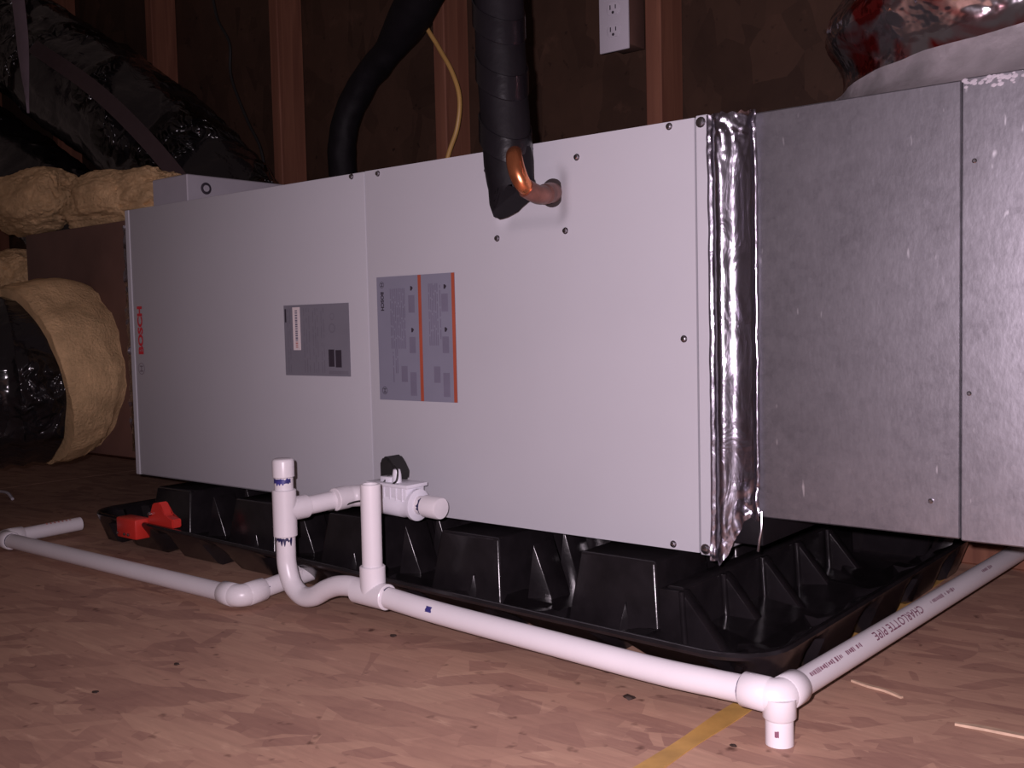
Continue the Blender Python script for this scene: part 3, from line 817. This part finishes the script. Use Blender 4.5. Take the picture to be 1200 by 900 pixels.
coat((TX + 0.0315, RY, TZ - 0.001), (1, 0, -0.02), PR, -0.2, 3.4, 0.0022, M['primer_dark'], d, seed=3, ragged=0.001)
coat((1.076, -0.2024, 0.0541), (1, -0.02, -0.035), PR + 0.0009, 0.85, 1.35, 0.010, M['primer'], d, seed=4, ragged=0.004)
coat((CX - 0.041, CY, CZ), (1, 0, 0), PR, 0.2, 2.9, 0.0014, M['primer_dark'], d, seed=5, ragged=0.0005)
coat((EX + 0.0145, SB[1], SB[2] - 0.0028), (1, 0, 0), PR, 0.5, 3.2, 0.003, M['primer_dark'], d, seed=6, ragged=0.004)
coat((CX + 0.0012, CY + 0.0415, CZ), (0, 1, 0), PR, -0.3, 0.5, 0.0016, M['primer_dark'], d, seed=8, ragged=0.001)
coat((CX, CY, CZ - 0.034), (0, 0, 1), PR, 0.1, 0.40, 0.006, M['ink_purple'], d, name='printed_marks', seed=9, ragged=0.002)

# ------------------------------------------------------------------ pan drain line (left loop)
g = thing('pan_drain_line', 'white plastic drain pipe lying along the floor from the pan front to the far left', 'drain pipe', (0.3, -0.22, 0))
GZ = 0.019
E1 = Vector((0.690, -0.238, 0.024)); E2 = Vector((-0.108, -0.242, 0.022))
obj('pan_adapter', stepped((0.690, -0.128, 0.036), (0.690, -1, 0.036), [(0, 0.019), (0.014, 0.019), (0.016, 0.017)], seg=6), M['pvc'], g, smooth=25)
pipe((0.690, -0.088, 0.0345), (E1.x, E1.y + 0.03, E1.z + 0.001), parent=g)
ce = arc(E1 + Vector((-0.014, 0.014, 0)), (0.014, 0, 0), (0, -0.014, 0), 8)
obj('elbow', merge(hub(E1 + Vector((0, 0.045, 0.002)), E1 + Vector((0, 0.012, 0))), newtube(ce, FR - 0.0005, 24), hub(E1 + Vector((-0.012, 0, 0)), E1 + Vector((-0.042, 0, 0)))), M['pvc'], g, smooth=45)
pipe(E1 + Vector((-0.03, 0, 0)), E2 + Vector((0.03, 0, 0)), parent=g)
ce = arc(E2 + Vector((0.014, 0.014, 0)), (0, -0.014, 0), (-0.014, 0, 0), 8)
obj('elbow', merge(hub(E2 + Vector((0.042, 0, 0)), E2 + Vector((0.012, 0, 0))), newtube(ce, FR - 0.0005, 24), hub(E2 + Vector((0, 0.012, 0)), E2 + Vector((0, 0.042, 0)))), M['pvc'], g, smooth=45)
sp = pipe(E2 + Vector((0, 0.03, 0)), E2 + Vector((0.006, 0.165, 0.004)), parent=g, hollow=True)
coat(E1 + Vector((0, 0.0465, 0.0015)), (0, 1, 0), PR, -0.6, 1.2, 0.004, M['primer_dark'], g, seed=11, ragged=0.003)
coat(E2 + Vector((0, 0.0435, 0)), (0, 1, 0), PR, -0.8, 1.0, 0.003, M['primer_dark'], g, seed=12, ragged=0.001)
coat(E2 + Vector((0.0435, 0, 0)), (1, 0, 0), PR, -0.2, 2.6, 0.0025, M['primer_dark'], g, seed=13, ragged=0.006)
bm = bmesh.new()
for k in range(9):
    y = -0.155 + k * 0.0085
    a = -0.45
    q = []
    for yy, aa in ((y, a - .2), (y + 0.004, a - .2), (y + 0.004, a + .16), (y, a + .16)):
        q.append((E2.x + 0.004 - (-math.sin(aa)) * -(PR + .0005) , yy, E2.z + 0.0025 + math.cos(aa) * (PR + 0.0008)))
    q = [(E2.x + 0.004 + math.sin(0.45 + (aa + .45)) * (PR + .0008), yy, E2.z + 0.003 + math.cos(0.45 + (aa + .45)) * (PR + .0008)) for yy, aa in ((y, -.65), (y + .004, -.65), (y + .004, -.3), (y, -.3))]
    quad(bm, q)
obj('printed_marks', bm, M['ink_brown'], sp, smooth=0)

# ------------------------------------------------------------------ sheet metal duct and foil tape
DB, DT = 0.188, 0.688
dk = thing('supply_duct', 'rectangular galvanised sheet metal duct joined to the right end of the air handler', 'duct', (1.9, 0.28, DB))
SEAM = 1.687
obj('duct_section', newbox(1.384, SEAM - 0.0012, 0.0006, 0.56, DB, DT, bev=0.0015, seg=1), M['galv'], dk, smooth=0)
obj('duct_section', newbox(SEAM, 2.75, -0.0016, 0.5615, DB - 0.0012, DT + 0.001, bev=0.0015, seg=1), M['galv'], dk, smooth=0)
for x, z in ((1.700, 0.600), (1.6955, 0.35), (1.655, 0.228)):
    obj('rivet', stepped((x, 0.001, z), (x, -1, z), [(0, 0.0030), (0.0025, 0.0028), (0.0035, 0.0016)], seg=10), M['steel'], dk)
bm = bmesh.new()
for i in range(420):
    x = 1.688 + random.random() * 0.45
    z = DT - 0.001 - abs(random.gauss(0, 0.0060)) * (1 + 0.6 * nz(x * 25, 3))
    r = random.uniform(0.0010, 0.0026)
    s = bmesh.ops.create_icosphere(bm, subdivisions=1, radius=r)
    for v in s['verts']: v.co = Vector((v.co.x * 1.5 + x, v.co.y * 0.3 - 0.0016, v.co.z + z))
tag(obj('sealant', bm, M['mastic'], dk), None, None, None, 'stuff')

bm = bmesh.new()
FX0, FX1 = 1.3815, 1.4510
NXF, NZF = 44, 190
def foil_pt(i, k):
    s = i / NXF; t = k / NZF
    x = FX0 + (FX1 - FX0) * s
    # lower edge hangs as a ragged flap on the left
    zb = 0.126 + 0.060 * sstep(0.25, 0.8, s) + 0.006 * nz(s * 9, 2)
    zt = 0.693 - 0.003 * s + 0.003 * nz(s * 12, 7)
    z = zb + (zt - zb) * t
    prof = 0.002 + 0.011 * math.exp(-((s - 0.30) / 0.17) ** 2) - 0.0040 * math.exp(-((s - 0.10) / 0.05) ** 2)
    prof += 0.004 * math.exp(-((s - 0.95) / 0.05) ** 2)
    edge = max(0.0, abs(t - 0.5) * 2 - 0.62) / 0.38
    amp = 0.0009 + 0.0085 * edge ** 1.5
    q = Vector((x * 26, z * 8, 1.3))
    cr = abs(noise.noise(q)) * 1.2 + abs(noise.noise(q * 2.3 + Vector((4, 1, 2)))) * 0.6
    q2 = Vector((x * 60 + z * 30, z * 45 - x * 20, 4.1))
    cr2 = abs(noise.noise(q2))
    cr3 = abs(noise.noise(Vector((x * 90 - z * 60, z * 70, 9.2))))
    y = -prof - amp * (cr * 0.6 + cr2 * 0.55 * (0.35 + edge) + cr3 * 0.25)
    return Vector((x + 0.0012 * noise.noise(Vector((z * 30, s, 3))), y - 0.0012, z))
F = [[bm.verts.new(foil_pt(i, k)) for k in range(NZF + 1)] for i in range(NXF + 1)]
for i in range(NXF):
    for k in range(NZF):
        bm.faces.new((F[i][k], F[i + 1][k], F[i + 1][k + 1], F[i][k + 1]))
r = bmesh.ops.solidify(bm, geom=bm.faces[:], thickness=0.0004)
tag(obj('foil_tape', bm, M['foil'], None, smooth=50), 'crumpled shiny foil tape strip over the joint of cabinet and duct', 'tape')

# flexible connector under the foil and hanging wire tail
c_ = thing('duct_collar', 'dark flexible collar behind the foil strip under the duct joint', 'collar', (1.42, 0.2, 0.15))
obj('collar', newbox(1.3815, 1.4500, 0.004, 0.58, 0.150, 0.187, bev=0.003), M['black_foam'], c_)
obj('wire_tail', newtube(resample([(1.4515, -0.003, 0.196), (1.4525, -0.006, 0.175), (1.4500, -0.007, 0.160), (1.4475, -0.006, 0.146)], 5), 0.0016, 8), M['steel'], c_)

# ------------------------------------------------------------------ printed foil flex duct on top of the sheet metal duct
fx = thing('foil_flex_duct', 'thick red-printed shiny foil flexible duct standing on the galvanised duct', 'flexible duct', (1.75, 0.285, DT))
FCX, FCY, FRR = 1.722, 0.330, 0.288
bm = bmesh.new()
def fb(s, a, t):
    k_ = sstep(0.02, 0.13, s)
    return k_ * 0.010 + k_ * 0.016 * math.sin(s * 62 + 1.5 * math.sin(a * 2)) + k_ * 0.020 * nz(math.cos(a) * 2.2, math.sin(a) * 2.2, s * 7) + k_ * 0.014 * abs(nz(math.cos(a) * 7, math.sin(a) * 7, s * 16))
tube(bm, resample([(FCX, FCY, DT + 0.006), (FCX, FCY, DT + 0.15), (FCX + 0.01, FCY + 0.01, DT + 0.32), (FCX + 0.06, FCY + 0.02, DT + 0.55), (FCX + 0.22, FCY + 0.03, DT + 0.80)], 18), FRR - 0.012, seg=96, bump=fb)
obj('foil_jacket', bm, M['foil_red'], fx, smooth=60)
bm = bmesh.new()
A, B = [], []
n = 120
for k in range(n):
    a = 2 * math.pi * k / n
    # front right of the collar is taped highest, left side tapers to nothing
    h = 0.006 + 0.050 * (0.5 + 0.5 * math.cos(a - math.radians(-62))) ** 0.9 + 0.006 * nz(a * 3, 9)
    rr = FRR + 0.008
    A.append([])
    for j in range(9):
        t = j / 8
        rad = rr + 0.022 * (1 - t) ** 3 + 0.003 * nz(a * 9, t * 3, 2) - 0.004 * t
        A[-1].append(bm.verts.new((FCX + rad * math.cos(a), FCY + rad * math.sin(a), DT + 0.0015 + h * t)))
for k in range(n):
    for j in range(8):
        bm.faces.new((A[k][j], A[(k + 1) % n][j], A[(k + 1) % n][j + 1], A[k][j + 1]))
bmesh.ops.solidify(bm, geom=bm.faces[:], thickness=0.002)
obj('collar_tape', bm, M['foil_grey'], fx, smooth=50)

# ------------------------------------------------------------------ refrigerant lines
rl = thing('refrigerant_line', 'thick black foam-wrapped refrigerant pipe with bare copper end entering the cabinet front', 'pipe', (1.1, -0.06, 0.6))
path = resample([(1.112, -0.060, 0.606), (1.106, -0.062, 0.645), (1.101, -0.062, 0.70), (1.096, -0.062, 0.80), (1.093, -0.062, 0.90), (1.088, -0.062, 1.05), (1.080, -0.062, 1.30), (1.072, -0.062, 1.6)], 10)
def foam_b(s, a, t):
    b = 0.0015 * nz(a * 1.5, s * 20)
    return b
n = len(path)
rad = []
for i in range(n):
    z = path[i].z
    rad.append(0.0345 if z > 0.66 else 0.030 + 0.0045 * (z - 0.606) / 0.054)
bm = newtube(path, rad, 36, bump=foam_b)
# slant and notch the cut lower end
for v in bm.verts:
    if v.co.z < 0.622:
        v.co.z += 0.55 * (v.co.x - 1.112) + 0.004 * nz(v.co.x * 90, v.co.y * 90) + (0.012 if v.co.y < -0.075 and v.co.x > 1.105 else 0)
obj('foam_sleeve', bm, M['black_foam'], rl, smooth=50)
# diagonal tape turns round the foam
for z0 in (0.700, 0.785, 0.860):
    bm = bmesh.new(); A = []
    m = 60
    for k in range(m + 1):
        a = 2 * math.pi * k / m * 1.0
        zc = z0 + 0.030 * math.cos(a - 2.6)
        fx_ = 1.1 - (zc - 0.70) * 0.045
        ring = []
        for dz, dr in ((-0.017, 0.0002), (-0.016, 0.0016), (0.016, 0.0016), (0.017, 0.0002)):
            r_ = 0.0352 + dr
            ring.append(bm.verts.new((fx_ + r_ * math.cos(a), -0.062 + r_ * math.sin(a), zc + dz)))
        A.append(ring)
    for k in range(m):
        for j in range(3): bm.faces.new((A[k][j], A[k + 1][j], A[k + 1][j + 1], A[k][j + 1]))
    obj('tape_wrap', bm, M['black_tape'], rl, smooth=30)
cp = resample([(1.122, -0.070, 0.674), (1.136, -0.088, 0.660), (1.144, -0.093, 0.642), (1.149, -0.089, 0.626), (1.151, -0.078, 0.617)], 8)
obj('copper_elbow', newtube(cp, [0.0105 + 0.0015 * math.sin(math.pi * i / (len(cp) - 1)) for i in range(len(cp))], 20), M['copper'], rl, label='bright orange copper elbow')
cp = resample([(1.150, -0.082, 0.619), (1.152, -0.062, 0.613), (1.150, -0.042, 0.614), (1.142, -0.018, 0.619), (1.130, 0.006, 0.622)], 8)
obj('copper_stub', newtube(cp, [0.0128] * 17 + [0.0142] * (len(cp) - 17), 24), M['copper_dull'], rl, label='dull brown copper coupling')
# thin liquid line behind
ll = thing('liquid_line', 'thin bare copper tube beside the thick black foam-wrapped pipe', 'pipe', (1.06, -0.02, 0.7))
obj('copper_tube', newtube(resample([(1.066, -0.012, 0.715), (1.063, -0.0125, 0.75), (1.056, -0.014, 0.80), (1.047, -0.015, 0.86), (1.043, -0.015, 0.92), (1.036, -0.015, 1.05), (1.028, -0.015, 1.3), (1.02, -0.015, 1.6)], 8), 0.0048, 12), M['copper_dull'], ll)
for z, x in ((0.862, 1.047), (0.775, 1.0598)):
    obj('clip', newtube([(x + .001, -0.0145, z - 0.016), (x, -0.015, z), (x - 0.001, -0.0155, z + 0.016)], 0.0080, 12), M['black_foam'], ll)

# second insulated line slanting down behind the cabinet
dl = thing('insulated_hose', 'dark insulated hose slanting down behind the cabinet left of the thick black pipe', 'pipe', (0.15, 0.5, 0.7))
hp = resample([(0.64, 0.50, 1.42), (0.47, 0.52, 1.27), (0.345, 0.545, 1.17), (0.235, 0.56, 1.09), (0.145, 0.56, 1.03), (0.085, 0.555, 0.95), (0.068, 0.55, 0.86), (0.078, 0.55, 0.735)], 10)
obj('hose', newtube(hp, [0.050 if i < 22 else 0.050 - 0.016 * min(1, (i - 22) / 8) for i in range(len(hp))], 28, bump=lambda s, a, t: 0.003 * nz(a * 2, s * 25)), M['black_foam'], dl)

# ------------------------------------------------------------------ wires and outlet
w = newtube(resample([(0.262, 0.640, 1.24), (0.277, 0.640, 1.165), (0.322, 0.640, 1.096), (0.364, 0.640, 1.03), (0.385, 0.640, 0.967), (0.375, 0.640, 0.899), (0.341, 0.640, 0.83), (0.31, 0.645, 0.72)], 8), 0.0055, 10)
tag(obj('electrical_cable', w, M['yellow_wire']), 'yellow electrical cable curving down past the stud behind the cabinet', 'cable')
w = newtube(resample([(-0.63, 0.672, 1.50), (-0.60, 0.672, 1.362), (-0.543, 0.672, 1.274), (-0.541, 0.672, 1.177), (-0.473, 0.672, 1.043), (-0.41, 0.672, 0.94), (-0.40, 0.672, 0.80), (-0.39, 0.672, 0.30)], 8), 0.004, 8)
tag(obj('low_voltage_wire', w, M['black_rubber']), 'thin black wire hanging in front of the sheathing behind the grey box', 'wire')

ou = thing('wall_outlet', 'white duplex wall outlet on the stud above the cabinet', 'outlet', (0.815, 0.66, 0.998))
OY, OX, OZ0, OZ1 = 0.652, 0.815, 0.998, 1.124
obj('cover_plate', newbox(OX - 0.0362, OX + 0.0362, OY - 0.006, OY, OZ0, OZ1, bev=0.0022, seg=2), M['outlet'], ou)
for cz in (1.0395, 1.0845):
    bm = stepped((OX, OY - 0.0055, cz), (OX, -1, cz), [(0, 0.0165), (0.0018, 0.0165), (0.0022, 0.0158)], seg=28)
    for v in bm.verts: v.co.z = max(cz - 0.0125, min(cz + 0.0125, v.co.z))
    rc = obj('receptacle', bm, M['outlet'], ou, smooth=30)
    bm = bmesh.new()
    box(bm, OX - 0.0078, OX - 0.0054, OY - 0.0082, OY - 0.0075, cz - 0.0015, cz + 0.0080)
    box(bm, OX + 0.0054, OX + 0.0076, OY - 0.0082, OY - 0.0075, cz - 0.0008, cz + 0.0072)
    stepped((OX, OY - 0.0076, cz - 0.0075), (OX, -1, cz - 0.0075), [(0, 0.0030), (0.0006, 0.0030)], 12, bm)
    obj('slots', bm, M['ink_dark'], rc, smooth=0)
obj('back_box', newbox(OX - 0.026, OX + 0.030, OY, 0.72, OZ0 + 0.012, OZ1 - 0.012, bev=0.002), M['kraft'], ou)

# ------------------------------------------------------------------ junction box on top of the cabinet
jb = thing('junction_box', 'small grey junction box on top of the cabinet left end', 'junction box', (0.09, 0.26, UT))
obj('box_body', newbox(0.020, 0.149, 0.055, 0.455, UT, 0.7605, bev=0.002, seg=1), M['box_grey'], jb, smooth=20)
bm = stepped((0.1488, 0.100, 0.734), (2, 0.100, 0.734), [(0, 0.0125), (0.0015, 0.0125), (0.002, 0.011)], seg=20)
obj('knockout', bm, M['ink_dark'], jb)
bm = stepped((0.1492, 0.100, 0.734), (2, 0.100, 0.734), [(0.0012, 0.0075), (0.0030, 0.0065)], seg=16)
obj('knockout_plug', bm, M['box_grey'], jb)

# ------------------------------------------------------------------ left: return plenum, insulation, flex ducts
rp_ = thing('return_plenum', 'dark brown duct board plenum at the left end of the air handler', 'plenum', (-0.34, 0.34, 0.14))
obj('plenum_box', newbox(-0.66, -0.004, 0.10, 0.295, 0.142, 0.694, bev=0.004), M['kraft'], rp_)
# shiny foil tape where plenum meets cabinet
bm = bmesh.new()
n = 120
G = []
for k in range(n + 1):
    z = 0.16 + 0.52 * k / n
    G.append([bm.verts.new((-0.176 + 0.032 * j / 6, 0.0965 - 0.004 * (j / 6) - 0.012 * abs(nz(z * 24, j * 0.6, 1)) - 0.003 * nz(z * 60, j, 3), z)) for j in range(7)])
for k in range(n):
    for j in range(6): bm.faces.new((G[k][j], G[k][j + 1], G[k + 1][j + 1], G[k + 1][j]))
bmesh.ops.solidify(bm, geom=bm.faces[:], thickness=0.0005)
tag(obj('foil_tape', bm, M['foil'], smooth=50), 'narrow foil tape strip on the brown plenum beside the cabinet left edge', 'tape')

def blob(name, c, r, label, cat, seed, mat=None, group=None, flat=None, amp=0.16, floor_z=None):
    bm = bmesh.new()
    bmesh.ops.create_icosphere(bm, subdivisions=6, radius=1.0)
    for v in bm.verts:
        q = v.co.copy()
        p = Vector([math.copysign(abs(x) ** 0.82, x) for x in q])
        k = 1 + amp * nz(q.x * 1.8 + seed, q.y * 1.8, q.z * 1.8) + amp * 0.35 * nz(q.x * 5 + seed, q.y * 5, q.z * 5) + amp * 0.22 * nz(q.x * 12 + seed, q.y * 12, q.z * 12) + amp * 0.10 * nz(q.x * 30 + seed, q.y * 30, q.z * 30)
        v.co = Vector((c[0] + p.x * r[0] * k, c[1] + p.y * r[1] * k, c[2] + p.z * r[2] * k))
        if floor_z is not None and v.co.z < floor_z: v.co.z = floor_z + 0.001 * nz(v.co.x * 40, v.co.y * 40)
    return tag(obj(name, bm, mat or M['fiberglass'], smooth=60), label, cat, 'fiberglass around the plenum')
blob('insulation_batt', (-0.318, 0.195, 0.760), (0.245, 0.09, 0.072), 'long yellow fiberglass batt on the plenum next to the grey junction box', 'insulation', 1.3, floor_z=0.695, amp=0.25)
blob('insulation_batt', (-0.79, 0.195, 0.80), (0.190, 0.09, 0.085), 'rounded yellow fiberglass clump at the left end of the plenum top', 'insulation', 4.9, floor_z=0.705, amp=0.18)
blob('insulation_batt', (-0.96, 0.20, 0.60), (0.18, 0.10, 0.075), 'yellow fiberglass clump above the black flexible duct at the left edge', 'insulation', 8.2, amp=0.22)

lf = thing('black_flex_duct', 'fat black flexible duct leaving the plenum front through a yellow insulation sleeve', 'flexible duct', (-0.6, -0.1, 0.14))
sl = resample([(-0.408, 0.093, 0.350), (-0.406, 0.06, 0.350), (-0.404, 0.025, 0.346), (-0.404, -0.005, 0.338), (-0.406, -0.028, 0.333)], 14)
bm = newtube(sl, [0.205 + 0.015 * sstep(0, 0.4, i / (len(sl) - 1)) - 0.006 * sstep(0.7, 1, i / (len(sl) - 1)) for i in range(len(sl))], 72,
             bump=lambda s, a, t: 0.014 * nz(math.cos(a) * 2.5, math.sin(a) * 2.5, s * 5) + 0.007 * nz(math.cos(a) * 9, math.sin(a) * 9, s * 16) + 0.003 * nz(math.cos(a) * 26, math.sin(a) * 26, s * 50))
obj('insulation_sleeve', bm, M['fiberglass'], lf, smooth=60, label='yellow fiberglass sleeve')
jp = resample([(-0.408, -0.015, 0.328), (-0.416, -0.06, 0.325), (-0.455, -0.13, 0.320), (-0.58, -0.21, 0.312), (-0.80, -0.255, 0.308), (-1.05, -0.265, 0.305), (-1.6, -0.25, 0.30)], 16)
bm = newtube(jp, [0.194 + 0.0 * i for i in range(len(jp))], 72,
             bump=lambda s, a, t: 0.0035 * math.sin(s * 150) + 0.009 * nz(math.cos(a) * 3, math.sin(a) * 3, s * 6) + 0.006 * abs(nz(math.cos(a) * 14, math.sin(a) * 14, s * 10)))
obj('duct_jacket', bm, M['film'], lf, smooth=60, label='wrinkled black plastic jacket')

uf = thing('overhead_flex_duct', 'large black flexible duct slanting down behind the plenum at upper left', 'flexible duct', (-0.6, 0.4, 0.9))
up_ = resample([(-2.3, 0.487, 1.86), (-1.6, 0.487, 1.50), (-1.106, 0.487, 1.232), (-0.728, 0.487, 1.030), (-0.43, 0.487, 0.82), (-0.27, 0.487, 0.66), (-0.215, 0.487, 0.48), (-0.215, 0.487, 0.20)], 14)
m = len(up_)
bm = newtube(up_, [0.166 for i in range(m)], 72,
             bump=lambda s, a, t: 0.014 * nz(math.cos(a) * 2.4, math.sin(a) * 2.4, s * 5) + 0.014 * abs(nz(math.cos(a) * 5, math.sin(a) * 5, s * 8)) + 0.003 * math.sin(s * 90))
obj('duct_jacket', bm, M['film2'], uf, smooth=60)
uf2 = thing('lower_flex_duct', 'black flexible duct low behind the yellow insulation clumps at far left', 'flexible duct', (-1.0, 0.45, 0.3))
lo_ = resample([(-2.4, 0.47, 1.42), (-1.75, 0.47, 1.115), (-1.34, 0.47, 0.915), (-1.06, 0.47, 0.76), (-0.90, 0.47, 0.60), (-0.84, 0.47, 0.42), (-0.84, 0.47, 0.16)], 14)
bm = newtube(lo_, 0.148, 64, bump=lambda s, a, t: 0.012 * nz(math.cos(a) * 2.4 + 7, math.sin(a) * 2.4, s * 5) + 0.012 * abs(nz(math.cos(a) * 5 + 3, math.sin(a) * 5, s * 8)) + 0.003 * math.sin(s * 90))
obj('duct_jacket', bm, M['film2'], uf2, smooth=60)
# pale seam band along the jacket
bm = bmesh.new(); A = []
for i in range(int(m * 0.30), int(m * 0.66)):
    p = up_[i]; t = (up_[min(i + 1, m - 1)] - up_[i - 1]).normalized()
    wv = Vector((0, -1, 0)); wv = (wv - t * wv.dot(t)).normalized(); uv = t.cross(wv)
    if uv.z < 0: uv = -uv
    ring = []
    rr = 0.182
    for aa in (0.38, 0.50, 0.62):
        ring.append(bm.verts.new(p + (wv * math.cos(aa) + uv * math.sin(aa)) * rr))
    A.append(ring)
for i in range(len(A) - 1):
    for j in range(2): bm.faces.new((A[i][j], A[i][j + 1], A[i + 1][j + 1], A[i + 1][j]))
bmesh.ops.solidify(bm, geom=bm.faces[:], thickness=0.002)
obj('jacket_seam', bm, plain('brown_seam_tape', (0.13, 0.088, 0.095), 0.5), uf, smooth=60, label='brownish seam tape')
# grey hanging strap
bm = bmesh.new(); A = []
for i in range(25):
    t = i / 24
    z = 1.62 - 0.55 * t
    hw = 0.040 * (1 - 0.15 * t) * (1 if t < 0.6 else max(0.05, 1 - ((t - 0.6) / 0.4) ** 1.6))
    x = -1.045 + 0.10 * t + 0.02 * math.sin(t * 2.5)
    y = 0.265 + 0.006 * math.sin(t * 5)
    A.append([bm.verts.new((x - hw, y, z)), bm.verts.new((x, y - 0.006, z)), bm.verts.new((x + hw, y, z))])
for i in range(24):
    for j in range(2): bm.faces.new((A[i][j], A[i][j + 1], A[i + 1][j + 1], A[i + 1][j]))
bmesh.ops.solidify(bm, geom=bm.faces[:], thickness=0.002)
tag(obj('duct_strap', bm, M['strap'], smooth=60), 'grey fabric strap hanging against the big black duct at upper left', 'strap')

# ------------------------------------------------------------------ bits on the floor
def splinter(pts, w, label):
    P = [Vector(p) for p in pts]
    bm = bmesh.new(); A = []
    n = len(P)
    for i, p in enumerate(P):
        t = (P[min(i + 1, n - 1)] - P[max(i - 1, 0)]).normalized(); s = Vector((-t.y, t.x, 0)).normalized()
        k = w * (0.35 + 0.65 * math.sin(math.pi * (0.12 + 0.76 * i / (n - 1))))
        A.append([bm.verts.new(p - s * k), bm.verts.new(p + s * k), bm.verts.new(p + s * k * .8 + Vector((0, 0, 0.0025))), bm.verts.new(p - s * k * .8 + Vector((0, 0, 0.0025)))])
    for i in range(n - 1):
        for j in range(4): bm.faces.new((A[i][j], A[i][(j + 1) % 4], A[i + 1][(j + 1) % 4], A[i + 1][j]))
    bm.faces.new(A[0]); bm.faces.new(A[-1][::-1])
    return tag(obj('wood_splinter', bm, M['chip'], smooth=0), label, 'splinter', 'wood splinters on the floor')
splinter(resample([(1.562, 0.006, 0.0003), (1.585, -0.002, 0.0008), (1.605, -0.004, 0.0005), (1.628, -0.015, 0.0003)], 3), 0.0035, 'pale curved wood splinter on the floor right of the corner pipe')
splinter(resample([(1.698, -0.058, 0.0003), (1.73, -0.053, 0.0004), (1.80, -0.050, 0.0003)], 3), 0.0050, 'broad pale wood splinter at the right edge of the floor')
random.seed(21)
for i, (x, y, r, lb) in enumerate(((0.979, -0.189, 0.0042, 'dark crumb on the floor just in front of the vent tee'), (1.377, -0.196, 0.0055, 'largest dark crumb on the floor in front of the long white pipe'),
                               (0.832, -0.44, 0.0034, 'dark crumb on the bare floor in front of the trap and left white pipe'), (0.842, -0.559, 0.0034, 'dark crumb nearest the left edge of the bare floor'),
                               (1.535, -0.246, 0.0030, 'dark crumb on the floor beside the short pipe leg at the corner'))):
    bm = bmesh.new(); bmesh.ops.create_icosphere(bm, subdivisions=2, radius=1)
    for v in bm.verts:
        k = 1 + 0.5 * nz(v.co.x * 2 + i * 5, v.co.y * 2, v.co.z * 2)
        v.co = Vector((x + v.co.x * r * k * 1.3, y + v.co.y * r * k, max(0.0002, r * 0.35 + v.co.z * r * 0.45 * k)))
    tag(obj('debris_crumb', bm, M['debris']), lb, 'debris', 'dark crumbs on the floor')
w = newtube(resample([(-0.92, 0.07, 0.004), (-0.84, 0.075, 0.010), (-0.76, 0.065, 0.014), (-0.71, 0.055, 0.004)], 6), 0.004, 8)
tag(obj('plastic_scrap', w, M['outlet']), 'white curved plastic scrap on the floor under the left black duct', 'scrap')
